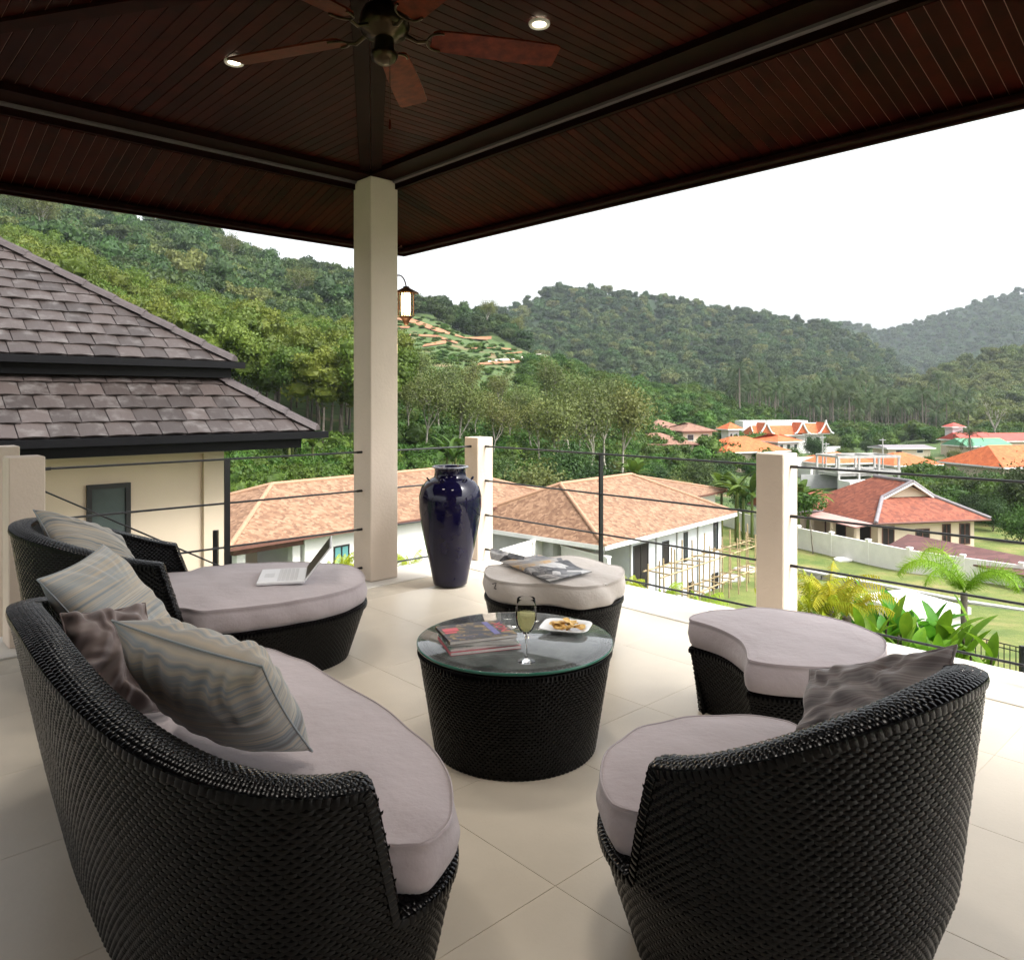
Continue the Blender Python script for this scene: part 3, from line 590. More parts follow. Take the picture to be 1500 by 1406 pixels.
for kx in range(6):
    a = kx * math.pi / 3 + .25; d_ = Vector((math.cos(a), math.sin(a), 0)); q = MB()
    q.tube([vc + d_ * (.165 + .012 * math.sin(b)) + Vector((-math.sin(a), math.cos(a), 0)) * (.017 * math.cos(b)) + Vector((0, 0, .803 + .016 * math.sin(b))) for b in np.linspace(-.4, 3.5, 10)], .006, 6)
    q.build('lug', M['cobalt'], vase)

def paper_mat(name, stops, scale=9, rough=.25, seed=0.0, kind='CELL'):
    m = bpy.data.materials.new(name); m.use_nodes = True; nt = m.node_tree; b = nt.nodes['Principled BSDF']
    vec = coords(nt, (1, 1.6, 1)); ad = nt.nodes.new('ShaderNodeVectorMath'); ad.operation = 'ADD'; ad.inputs[1].default_value = (seed, seed * 2, 0); nt.links.new(vec, ad.inputs[0])
    vo = nt.nodes.new('ShaderNodeTexVoronoi'); vo.distance = 'CHEBYCHEV'; vo.inputs['Scale'].default_value = scale; nt.links.new(ad.outputs[0], vo.inputs['Vector'])
    n = noise(nt, ad.outputs[0], scale * 2.2, 6, .7); mx = nt.nodes.new('ShaderNodeMix'); mx.data_type = 'FLOAT'; mx.inputs[0].default_value = .5
    sp = nt.nodes.new('ShaderNodeSeparateColor'); nt.links.new(vo.outputs['Color'], sp.inputs[0]); nt.links.new(sp.outputs[0], mx.inputs[2]); nt.links.new(n.outputs['Fac'], mx.inputs[3])
    r = ramp(nt, stops); nt.links.new(mx.outputs[0], r.inputs[0]); nt.links.new(r.outputs[0], b.inputs['Base Color']); b.inputs['Roughness'].default_value = rough + .15; b.inputs['Specular IOR Level'].default_value = .25
    return m
M['paper'] = mat('magazine paper edge', (.62, .60, .57), .7, .15, 60, stretch=(1, 1, 60))
M['cover_a'] = paper_mat('photo cover of a lit building', [(.25, (.015, .012, .02)), (.44, (.03, .025, .03)), (.54, (.16, .10, .03)), (.6, (.32, .22, .07)), (.66, (.03, .03, .07)), (.8, (.03, .03, .04))], 26)
M['cover_b'] = paper_mat('grey cover', [(.3, (.06, .06, .065)), (.5, (.22, .22, .22)), (.7, (.45, .44, .42))], 8, seed=3.0)
M['cover_c'] = paper_mat('white cover', [(.3, (.30, .32, .30)), (.5, (.6, .6, .58)), (.7, (.20, .30, .24))], 7, seed=5.0)
M['cover_d'] = mat('pink cover', (.55, .10, .13), .3, .2, 12)
M['print_red'] = mat('red printing', (.55, .03, .06), .4)
M['print_blue'] = mat('violet printing', (.10, .09, .30), .4, .3, 30)
M['print_black'] = mat('black printing', (.02, .02, .02), .4)
mc = (G(635.5, 916, .48) + G(760.7, 926.6, .48)) / 2; ma = math.atan2(.092, .257)
zt = ZG + .001
specs = [('cover_d', .285, .218, .012, ma - .02, (.012, -.012), 'pink-covered magazine at the bottom of the stack'), ('cover_c', .280, .212, .010, ma - .03, (.010, -.008), 'pale magazine above the pink one in the stack'),
         ('cover_b', .275, .212, .013, ma - .22, (.016, -.004), 'grey magazine turned askew under the top one'), ('cover_a', .278, .212, .013, ma + .02, (0, 0), 'magazine with a glowing building on its cover, top of stack')]
topM = None
for cm, w, h, th, an, off, lab in specs:
    Mx = Matrix.Translation(Vector((mc.x + off[0], mc.y + off[1], zt))) @ Matrix.Rotation(an, 4, 'Z')
    t_ = empty('magazine', Mx.translation, lab, 'magazine', 'magazines stacked on the coffee table')
    q = MB(); q.box(-w / 2 + .0015, w / 2 - .0015, -h / 2 + .0015, h / 2 - .0015, .0009, th - .0009, Mx); q.build('pages', M['paper'], t_)
    q = MB(); q.box(-w / 2, w / 2, -h / 2, h / 2, th - .0008, th, Mx); q.box(-w / 2, w / 2, -h / 2, h / 2, 0, .0008, Mx); q.box(-w / 2 - .0008, -w / 2, -h / 2, h / 2, 0, th, Mx); cv = q.build('cover', M[cm], t_)
    zt += th + .0008; topM = (Mx, th, cv, w, h)
def text(body, size, mtx, material, parent, name='lettering', ext=.0003, ax_='LEFT'):
    cu = bpy.data.curves.new(name, 'FONT'); cu.body = body; cu.size = size; cu.extrude = ext; cu.align_x = ax_
    tmp = bpy.data.objects.new('tmp', cu); col.objects.link(tmp); dg = bpy.context.evaluated_depsgraph_get(); me = bpy.data.meshes.new_from_object(tmp.evaluated_get(dg))
    bpy.data.objects.remove(tmp); bpy.data.curves.remove(cu); me.materials.clear(); me.materials.append(material)
    o = bpy.data.objects.new(name, me); col.objects.link(o); o.parent = parent; o.matrix_parent_inverse = Matrix.Translation(parent.location).inverted() if parent.parent is None else parent.matrix_world.inverted(); o.matrix_basis = mtx
    return o
Mx, th, cv, w, h = topM
text('NOX', .055, Mx @ Matrix.Translation((w / 2 - .012, -h / 2 + .05, th + .0006)) @ Matrix.Rotation(math.radians(90), 4, 'Z') @ Matrix.Scale(1, 4), M['print_red'], cv)
q = MB(); q.box(-w / 2 + .012, -w / 2 + .075, -h / 2 + .125, -h / 2 + .165, th, th + .0007, Mx); q.box(-w / 2 + .012, -w / 2 + .06, -h / 2 + .10, -h / 2 + .118, th, th + .0007, Mx); q.build('print_block', M['print_red'], cv)
q = MB(); q.box(w / 2 - .085, w / 2 - .06, -h / 2 + .03, h / 2 - .01, th, th + .0006, Mx); q.build('print_band', M['print_blue'], cv)

# wine glass
gc = G(770.7, 969, ZG); wg = empty('wine_glass', gc, 'stemmed glass half full of white wine on the coffee table', 'wine glass')
M['crystal'] = mat('thin clear glass', (.99, .995, .99), .0, trans=1.0, ior=1.22); 
nt = M['crystal'].node_tree; tp = nt.nodes.new('ShaderNodeBsdfTransparent'); tp.inputs['Color'].default_value = (.97, .98, .975, 1); gs_ = nt.nodes.new('ShaderNodeBsdfGlossy'); gs_.inputs['Roughness'].default_value = .02; lw_ = nt.nodes.new('ShaderNodeLayerWeight'); lw_.inputs['Blend'].default_value = .10; ms = nt.nodes.new('ShaderNodeMixShader')
nt.links.new(lw_.outputs['Fresnel'], ms.inputs[0]); nt.links.new(tp.outputs[0], ms.inputs[1]); nt.links.new(gs_.outputs[0], ms.inputs[2]); nt.links.new(ms.outputs[0], nt.nodes['Material Output'].inputs['Surface'])
M['wine'] = mat('white wine', (.86, .84, .55), .0, trans=1.0, ior=1.33)
nt = M['wine'].node_tree; tp = nt.nodes.new('ShaderNodeBsdfTransparent'); tp.inputs['Color'].default_value = (.95, .93, .70, 1); df = nt.nodes.new('ShaderNodeBsdfDiffuse'); df.inputs['Color'].default_value = (.80, .76, .45, 1); ms = nt.nodes.new('ShaderNodeMixShader'); ms.inputs[0].default_value = .22
nt.links.new(tp.outputs[0], ms.inputs[1]); nt.links.new(df.outputs[0], ms.inputs[2]); nt.links.new(ms.outputs[0], nt.nodes['Material Output'].inputs['Surface'])
H_ = .238
M['stem_glass'] = mat('solid clear glass', (.97, .98, .975), .02, trans=1.0, ior=1.45)
q = MB(); q.lathe([(.0005, .001), (.033, .001), (.035, .002), (.034, .0032), (.012, .006), (.0055, .012), (.0045, .03), (.0042, .085), (.0055, .098), (.0115, .1062), (.0005, .1064)], 32, gc); q.build('stem', M['stem_glass'], wg)
q = MB(); q.lathe([(.0005, .1068), (.012, .107), (.026, .122), (.036, .145), (.0395, .170), (.039, .195), (.036, .220), (.0335, H_), (.0327, H_), (.0350, .220), (.0380, .195), (.0385, .170), (.035, .146), (.025, .124), (.012, .110), (.0005, .1075)], 40, gc); q.build('bowl', M['crystal'], wg)
q = MB(); q.lathe([(.0005, .1085), (.0115, .1115), (.0245, .1255), (.0345, .1465), (.0378, .170), (.0379, .182), (.0005, .182)], 40, gc); q.build('wine', M['wine'], wg)

# plate of crisps
pc_ = G(829, 919, ZG + .012); pl = empty('plate', Vector((pc_.x, pc_.y, ZG)), 'square white plate under a heap of crisps', 'plate')
M['china'] = mat('white china', (.78, .77, .75), .12, coat=.5)
q = MB(); ra = math.radians(-16); nseg = 48
def sq(r, z, ex=5.0):
    out = []
    for k in range(nseg):
        a = 2 * math.pi * k / nseg; c_, s_ = math.cos(a), math.sin(a); rad = r / (abs(c_) ** ex + abs(s_) ** ex) ** (1 / ex)
        x, y = rad * c_, rad * s_ * .86; out.append(Vector((pc_.x + x * math.cos(ra) - y * math.sin(ra), pc_.y + x * math.sin(ra) + y * math.cos(ra), ZG + z)))
    return out
q.loft([sq(.055, .001), sq(.060, .001), sq(.085, .012), sq(.104, .021), sq(.106, .0225), sq(.103, .024), sq(.083, .015), sq(.060, .006), sq(.001, .005)], True, True); q.build('dish', M['china'], pl)
M['crisp'] = mat('golden crisp', (.82, .58, .22), .5, c2=(.70, .40, .10), vscale=40, bump=.3, bscale=120)
for kx in range(26):
    rr_ = random.Random(kx); a = rr_.uniform(0, 6.28); r = rr_.uniform(0, .062) ; z = ZG + .012 + (.062 - r) * .55 * rr_.random() + .006
    cx, cy = pc_.x + r * math.cos(a) * 1.05, pc_.y + r * math.sin(a) * .75; Rm = Matrix.Translation((cx, cy, z)) @ Matrix.Rotation(rr_.uniform(0, 6.28), 4, 'Z') @ Matrix.Rotation(rr_.uniform(-.5, .5), 4, 'X')
    q = MB(); n_ = 12; rad = rr_.uniform(.020, .028); cur = rr_.uniform(6, 14)
    vs = [Rm @ Vector((0, 0, 0))]; fs = []
    for ring in (1, 2):
        for k in range(n_):
            b = 2 * math.pi * k / n_; x = rad * ring / 2 * math.cos(b) * (1 + .1 * rr_.uniform(-1, 1)); y = rad * ring / 2 * math.sin(b) * .8; vs.append(Rm @ Vector((x, y, cur * x * x - 4 * y * y)))
    for k in range(n_): fs += [(0, 1 + k, 1 + (k + 1) % n_), (1 + k, 1 + n_ + k, 1 + n_ + (k + 1) % n_, 1 + (k + 1) % n_)]
    q.add(vs, fs, 0, True); o = q.build('crisp', M['crisp']); tag(o, 'golden potato crisp heaped on the white plate', 'crisp', 'crisps on the plate')

# laptop on the chaise
Z0 = ZCU + .026; hb = (G(443.7, 858.5, Z0) + G(449, 836.5, Z0)) / 2; fb = (G(376, 860, Z0) + G(383, 836.5, Z0)) / 2
lx = (hb - fb); ld = lx.length; la = math.radians(13); LM = Matrix.Translation(fb) @ Matrix.Rotation(la, 4, 'Z'); lw = .165
lap = empty('laptop', fb, 'open white laptop lying on the chaise cushion', 'laptop')
M['lap_white'] = mat('white laptop plastic', (.72, .72, .73), .35); M['lap_key'] = mat('laptop keys', (.62, .62, .63), .5); M['screen'] = mat('dark laptop screen', (.016, .012, .011), .35, spec=.15)
q = MB(); q.bbox(0, ld, -lw, lw, 0, .016, .004, LM); q.build('base', M['lap_white'], lap)
q = MB()
for r in range(5):
    for c_ in range(13):
        x0 = ld * .42 + r * .021; y0 = -lw + .022 + c_ * .0223; q.bbox(x0, x0 + .017, y0, y0 + .018, .0162, .0182, .0008, LM)
tag(q.build('keyboard', M['lap_key'], lap), kind='stuff')
q = MB(); q.bbox(ld * .12, ld * .33, -.045, .045, .0161, .0168, .0003, LM); q.build('touchpad', M['lap_key'], lap)
SM = LM @ Matrix.Translation((ld - .004, 0, .014)) @ Matrix.Rotation(math.radians(-52), 4, 'Y')
q = MB(); q.bbox(0, .225, -lw, lw, -.008, 0, .003, SM); li = q.build('lid', M['lap_white'], lap)
q = MB(); q.box(.014, .213, -lw + .012, lw - .012, .0002, .0012, SM); q.build('screen', M['screen'], li)

# open magazine on the beige ottoman, and a rolled one behind it
Zm = ZCU + .032; a_, b_, c_, d_ = G(733, 823, Zm), G(790, 813, Zm), G(866.7, 838, Zm), G(805, 851.7, Zm)
M['page'] = paper_mat('printed magazine pages', [(.28, (.05, .05, .055)), (.42, (.22, .22, .23)), (.5, (.50, .48, .46)), (.6, (.62, .61, .60)), (.75, (.14, .14, .15))], 7, .3, 2.0)
M['page_photo'] = paper_mat('printed sunset page', [(.3, (.06, .06, .07)), (.45, (.25, .24, .24)), (.55, (.55, .36, .18)), (.7, (.40, .38, .36))], 6, .3, 7.0)
om = empty('magazine', (a_ + c_) / 2, 'open magazine spread on the beige ottoman cushion', 'magazine')
for half, mt in ((0, 'page_photo'), (1, 'page')):
    q = MB(); NN = 10; rows = []
    for i in range(NN + 1):
        s = half * .5 + .5 * i / NN; p0 = a_.lerp(d_, 0).lerp(b_, 0); L0_ = a_ + (d_ - a_) * s; L1_ = b_ + (c_ - b_) * s
        hgt = .018 * math.exp(-((s - .5) / .16) ** 2) * (1 - math.exp(-((s - .5) / .035) ** 2)) * 1.6 + .004
        rows.append((L0_, L1_, hgt))
    vs = []; fs = []
    for (p0, p1, hh) in rows: vs += [p0 + Vector((0, 0, hh)), p1 + Vector((0, 0, hh)), p0, p1]
    for i in range(NN): o4 = i * 4; fs += [(o4, o4 + 4, o4 + 5, o4 + 1), (o4 + 2, o4 + 3, o4 + 7, o4 + 6), (o4, o4 + 2, o4 + 6, o4 + 4), (o4 + 1, o4 + 5, o4 + 7, o4 + 3)]
    q.add(vs, fs, 0, True); q.build('page_block', M[mt], om)
ru = W(719, 802, 4.68); rv = W(768, 822, 4.60); dz_ = Vector((0, 0, 1))
rm = empty('magazine', Vector((ru.x, ru.y, Zm)), 'grey magazine folded into a ridge behind the open one', 'magazine')
q = MB(); r0 = [ru + Vector((.0, -.05, -.055)), ru + Vector((-.005, -.045, -.02)), ru + Vector((.0, -.01, .0)), ru + Vector((.01, .03, -.012)), ru + Vector((.015, .06, -.05))]; sh = rv - ru
sh = Vector((sh.x, sh.y, -.035)); r1 = [p_ + sh + Vector((0, 0, .0)) for p_ in r0]
up_ = Vector((0, 0, .006)); n5 = len(r0)
q.loft([[*r0, *[p_ - up_ for p_ in r0[::-1]]], [*r1, *[p_ - up_ for p_ in r1[::-1]]]], True, True, 0, False); q.build('page_block', M['page'], rm)
# ================================================================ the valley: terrain, hills
ZV = -10.6
DN = np.array([3, 12, 25, 40, 55, 75, 100, 150, 200, 260, 330, 420, 600, 1500.])
TAB = {-2500: [-6, -5.5, -5, -3, 2, 10, 20, 38, 55, 75, 95, 70, 40, -12],
       -600: [-6, -5.5, -5, -3, 2, 10, 20, 38, 55, 75, 95, 70, 40, -12],
       0: [-6.5, -6.5, -6, -4, -1.5, 4.5, 11, 24, 39, 58, 86, 65, 30, -12],
       250: [-6.5, -6.5, -6.5, -6, -3.8, -.5, 4, 12.4, 26, 48, 72, 50, 20, -12],
       400: [-6.5, -6.5, -6.5, -7, -4.2, -2, 1, 7, 18, 34, 54, 40, 15, -12],
       500: [-6.5, -6.5, -6.5, -7, -4.8, -3, -1, 3.5, 14, 30, 50, 36, 12, -12],
       620: [-6.5, -6.5, -7.5, -8.5, -7.5, -5, -2, 5, 13.4, 26, 42, 30, 8, -12],
       700: [-6.5, -6.5, -7.5, -9.5, -9.5, -6.5, -4, 3, 12, 21.5, 33, 24, 4, -12],
       790: [-6.5, -6.5, -8, -10, -10, -8.5, -6, 0, 8, 17, 20, 14, 0, -12],
       900: [-6.5, -6.5, -8, -10, ZV, -10, -8, -2, 4, 7, 4, -4, -8, -12],
       1000: [-6.5, -6.5, -8, -10, ZV, ZV, -10, -6, -2, 3, 0, -6, -9, -12],
       1100: [-6.5, -6.5, -8, -10, ZV, ZV, ZV, -10, -8, -5, -6, -8, -9, -12],
       1200: [-6.5, -6.5, -8, -10, ZV, ZV, ZV, ZV, -10.2, -9.5, -9, -8, -9, -12],
       4500: [-6.5, -6.5, -8, -10, ZV, ZV, ZV, ZV, -10.2, -9.5, -9, -8, -9, -12]}
UK = np.array(sorted(TAB)); TZ = np.array([TAB[k] for k in UK], float)
def gz(x, y):                                   # terrain height
    x = np.asarray(x, float); y = np.asarray(y, float); d = np.maximum(y, 3.0); u = np.clip(CX + x / d * F, -2500, 4500)
    zu = np.stack([np.interp(d, DN, TZ[i]) for i in range(len(UK))], -1)
    k = np.clip(np.searchsorted(UK, u) - 1, 0, len(UK) - 2); w = (u - UK[k]) / (UK[k + 1] - UK[k]); w = w * w * (3 - 2 * w)
    a = np.take_along_axis(zu, k[..., None], -1)[..., 0]; b = np.take_along_axis(zu, (k + 1)[..., None], -1)[..., 0]
    far = np.clip((d - 80) / 100, 0, 1)
    return a * (1 - w) + b * w + far * (1.6 * np.sin(x * .05 + 1) * np.sin(y * .043) + .8 * np.sin(x * .13 + y * .09))
def ground_mat():
    m = bpy.data.materials.new('grass and soil ground'); m.use_nodes = True; nt = m.node_tree; b = nt.nodes['Principled BSDF']; b.inputs['Roughness'].default_value = .95
    v = coords(nt, (1, 1, 1)); n1 = noise(nt, v, .09, 6, .65); n2 = noise(nt, v, .9, 6, .7); n3 = noise(nt, v, .035, 5, .6)
    r1 = ramp(nt, [(.3, (.030, .055, .012)), (.55, (.060, .105, .022)), (.75, (.11, .13, .035))]); nt.links.new(n2.outputs['Fac'], r1.inputs[0])
    r2 = ramp(nt, [(.56, (0, 0, 0)), (.66, (1, 1, 1))]); nt.links.new(n1.outputs['Fac'], r2.inputs[0])
    mx = nt.nodes.new('ShaderNodeMix'); mx.data_type = 'RGBA'; nt.links.new(r2.outputs[0], mx.inputs[0]); nt.links.new(r1.outputs[0], mx.inputs[6]); mx.inputs[7].default_value = (.17, .125, .06, 1)
    nt.links.new(mx.outputs[2], b.inputs['Base Color']); bp = nt.nodes.new('ShaderNodeBump'); bp.inputs['Strength'].default_value = .6; bp.inputs['Distance'].default_value = .3
    nt.links.new(n2.outputs['Fac'], bp.inputs['Height']); nt.links.new(bp.outputs[0], b.inputs['Normal']); return m
M['ground'] = ground_mat()
us = np.concatenate([np.linspace(-2500, -100, 25), np.linspace(-60, 1560, 82), np.linspace(1600, 4500, 30)]); ds = np.concatenate([[3.0], np.geomspace(8, 1400, 90)])
UU, DD = np.meshgrid(us, ds, indexing='ij'); XX = (UU - CX) / F * DD; Vg, Fg = gridmesh(np.stack([XX, DD, gz(XX, DD)], -1), False)
Vb = np.array([[-6000, -6000, -14.], [6000, -6000, -14.], [6000, 8000, -14.], [-6000, 8000, -14.]]); Fb = np.array([[0, 1, 2, 3]]) + len(Vg)
tag(npmesh('ground', np.vstack([Vg, Vb]), np.vstack([Fg, Fb]), M['ground']), 'green and sandy valley ground sloping up into the left hillside', None, None, 'structure')
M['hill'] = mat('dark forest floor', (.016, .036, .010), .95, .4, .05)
def hill(name, lab, ridge, d0, d1, d2, z0, top, npow=1.3):
    ru = np.array([r[0] for r in ridge], float); rv = np.array([r[1] for r in ridge], float); u = np.linspace(ru[0], ru[-1], 90)
    zr = CH + (HY - np.interp(u, ru, rv)) / F * d1 - top; k = np.linspace(0, 1, 40); rows = []
    def f(uu, kk):
        zrr = CH + (HY - np.interp(uu, ru, rv)) / F * d1 - top; kk = np.asarray(kk, float)
        d = np.where(kk < .8, d0 + (d1 - d0) * kk / .8, d1 + (d2 - d1) * (kk - .8) / .2)
        s = np.where(kk < .8, (kk / .8) ** npow * (1 - .12 * np.sin(kk / .8 * np.pi)), 1 - .6 * ((kk - .8) / .2) ** 1.5); x = (uu - CX) / F * d
        z = z0 + (zrr - z0) * s + (np.sin(x * .021 + d * .013) * np.sin(x * .009 + 2)) * .05 * np.maximum(zrr - z0, 0) * np.sin(np.clip(kk / .8, 0, 1) * np.pi)
        return np.stack([x, d, z], -1)
    Ug, Kg = np.meshgrid(u, k, indexing='ij'); v_, f_ = gridmesh(f(Ug, Kg), False)
    tag(npmesh(name, v_, f_, M['hill']), lab, None, None, 'structure'); return f, ru
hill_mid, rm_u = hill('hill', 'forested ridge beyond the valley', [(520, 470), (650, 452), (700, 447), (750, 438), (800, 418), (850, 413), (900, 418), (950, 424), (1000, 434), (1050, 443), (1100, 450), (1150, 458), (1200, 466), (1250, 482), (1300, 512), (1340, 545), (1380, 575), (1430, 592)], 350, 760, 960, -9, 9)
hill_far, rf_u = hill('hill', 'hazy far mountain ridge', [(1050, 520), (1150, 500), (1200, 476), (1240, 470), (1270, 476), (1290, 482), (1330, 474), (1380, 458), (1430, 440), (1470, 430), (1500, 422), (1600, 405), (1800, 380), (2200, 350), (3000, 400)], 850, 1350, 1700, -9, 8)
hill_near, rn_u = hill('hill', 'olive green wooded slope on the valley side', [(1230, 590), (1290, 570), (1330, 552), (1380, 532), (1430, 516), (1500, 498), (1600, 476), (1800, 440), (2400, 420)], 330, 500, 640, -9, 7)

# ================================================================ foliage
def leaf_mat(name, a, b_, c_, rnd=.36, trans=.3, vs=.6):
    m = bpy.data.materials.new(name); m.use_nodes = True; nt = m.node_tree; b = nt.nodes['Principled BSDF']; b.inputs['Roughness'].default_value = .55; b.inputs['Specular IOR Level'].default_value = .25
    v = coords(nt, (1, 1, 1)); n = noise(nt, v, vs, 4, .7); r = ramp(nt, [(.3, a), (.52, b_), (.74, c_)]); nt.links.new(n.outputs['Fac'], r.inputs[0])
    oi = nt.nodes.new('ShaderNodeObjectInfo'); hv = nt.nodes.new('ShaderNodeHueSaturation'); mr = nt.nodes.new('ShaderNodeMapRange'); mr.inputs['To Min'].default_value = 1 - rnd; mr.inputs['To Max'].default_value = 1 + rnd
    nt.links.new(oi.outputs['Random'], mr.inputs['Value']); nt.links.new(mr.outputs[0], hv.inputs['Value'])
    mh = nt.nodes.new('ShaderNodeMath'); mh.operation = 'MULTIPLY_ADD'; mh.inputs[1].default_value = -.05; mh.inputs[2].default_value = .525; sp = nt.nodes.new('ShaderNodeMath'); sp.operation = 'FRACT'; m7 = nt.nodes.new('ShaderNodeMath'); m7.operation = 'MULTIPLY'; m7.inputs[1].default_value = 7.3
    nt.links.new(oi.outputs['Random'], m7.inputs[0]); nt.links.new(m7.outputs[0], sp.inputs[0]); nt.links.new(sp.outputs[0], mh.inputs[0]); nt.links.new(mh.outputs[0], hv.inputs['Hue'])
    nt.links.new(r.outputs[0], hv.inputs['Color']); nt.links.new(hv.outputs[0], b.inputs['Base Color'])
    tr = nt.nodes.new('ShaderNodeBsdfTranslucent'); nt.links.new(hv.outputs[0], tr.inputs['Color']); ms = nt.nodes.new('ShaderNodeMixShader'); ms.inputs[0].default_value = trans
    o = nt.nodes['Material Output']; nt.links.new(b.outputs[0], ms.inputs[1]); nt.links.new(tr.outputs[0], ms.inputs[2]); nt.links.new(ms.outputs[0], o.inputs['Surface']); return m
M['leaf_jungle'] = leaf_mat('jungle leaves', (.020, .042, .011), (.042, .078, .018), (.076, .118, .028))
M['leaf_rubber'] = leaf_mat('rubber tree leaves', (.050, .085, .010), (.095, .135, .018), (.15, .185, .030), .2)
M['leaf_olive'] = leaf_mat('olive feathery leaves', (.070, .092, .022), (.115, .142, .036), (.170, .192, .058), .18)
M['leaf_bright'] = leaf_mat('bright shrub leaves', (.028, .062, .008), (.058, .115, .014), (.105, .175, .026), .24)
M['leaf_palm'] = leaf_mat('coconut fronds', (.025, .050, .014), (.050, .080, .022), (.085, .115, .036))
M['leaf_lime'] = leaf_mat('lime fronds', (.16, .26, .014), (.27, .38, .02), (.40, .48, .035), .1, .4)
M['leaf_broad'] = leaf_mat('broad canna leaves', (.055, .16, .010), (.10, .25, .014), (.19, .35, .022), .15, .4, 3)
M['leaf_yellow'] = leaf_mat('yellow green leaves', (.22, .27, .012), (.38, .40, .02), (.50, .48, .04), .1, .4, 3)
M['bark'] = mat('grey bark', (.16, .135, .105), .9, .35, 2.5, bump=.5, bscale=12); M['bark_pale'] = mat('pale bark', (.34, .31, .26), .9, .3, 2.0, bump=.4, bscale=10)
M['dark_bark'] = mat('dark bark', (.06, .045, .032), .9, .35, 2.5)
def leaves(pts, nrm, size, rs_, spread=.9, asp=.6):
    n = len(pts); d = nrm + rs_.normal(0, spread, (n, 3)); d /= np.linalg.norm(d, axis=1)[:, None]; t = np.cross(d, rs_.normal(0, 1, (n, 3))); t /= np.linalg.norm(t, axis=1)[:, None] + 1e-9; b = np.cross(d, t)
    s = (size * rs_.uniform(.6, 1.35, n))[:, None]; V = np.stack([pts - t * s, pts - b * s * asp, pts + t * s, pts + b * s * asp], 1).reshape(-1, 3); return V, np.arange(n * 4).reshape(-1, 4)
ICO = None
def blob(c, r, rs_, sub=1):
    global ICO
    if ICO is None:
        bm = bmesh.new(); bmesh.ops.create_icosphere(bm, subdivisions=2, radius=1); ICO = (np.array([v.co[:] for v in bm.verts]), np.array([[v.index for v in f.verts] for f in bm.faces])); bm.free()
    v, f = ICO; ph = rs_.uniform(0, 6, 3); w = 1 + .18 * np.sin(v[:, 0:1] * 5 + ph[0]) * np.sin(v[:, 1:2] * 5 + ph[1]) + .1 * np.sin(v[:, 2:3] * 7 + ph[2]); return v * w * np.array(r) + np.array(c), f
def crown(seed, R, Hh, nl, n_leaf, size, base=0.0, fill=.78, lobe=.45, spread=.8, flat=.75):
    """lobed crown: leaf cards over lobes with a coarse leafy core; returns (Vleaf,Fquads),(Vcore,Ftris)"""
    rs_ = np.random.default_rng(seed); P = []; Nn = []; core = []
    for k in range(nl):
        a = rs_.uniform(0, 2 * np.pi); rr_ = R * (1 - lobe) * math.sqrt(rs_.uniform(0, 1)); z = base + Hh * (.25 + .6 * rs_.uniform(0, 1) ** .8 * (1 - .45 * (rr_ / R) ** 2)); lr = R * lobe * rs_.uniform(.7, 1.25)
        c = np.array([rr_ * math.cos(a), rr_ * math.sin(a), z]); m = n_leaf // nl; d = rs_.normal(0, 1, (m, 3)); d[:, 2] = d[:, 2] * .9 + .25; d /= np.linalg.norm(d, axis=1)[:, None]
        q = c + d * lr * np.array([1, 1, flat]) * rs_.uniform(.8, 1.15, (m, 1)); P.append(q); Nn.append(d)
        if fill: core.append(blob(c, (lr * fill, lr * fill, lr * fill * flat), rs_))
    lv = leaves(np.vstack(P), np.vstack(Nn), size, rs_, spread); return lv, (joinm(core) if core else None)
def mesh_of(name, lv, core, mt):
    V, Fq = lv; me = bpy.data.meshes.new(name); fl = [tuple(f) for f in Fq]
    vv = V
    if core is not None: fl += [tuple(f) for f in core[1] + len(V)]; vv = np.vstack([V, core[0]])
    me.from_pydata(vv.tolist(), [], fl); me.materials.append(mt); me.update(); return me
def proto_col(name, metas):
    c = bpy.data.collections.new(name)
    for i, me in enumerate(metas): o = bpy.data.objects.new('%s_form' % name, me); c.objects.link(o)
    return c
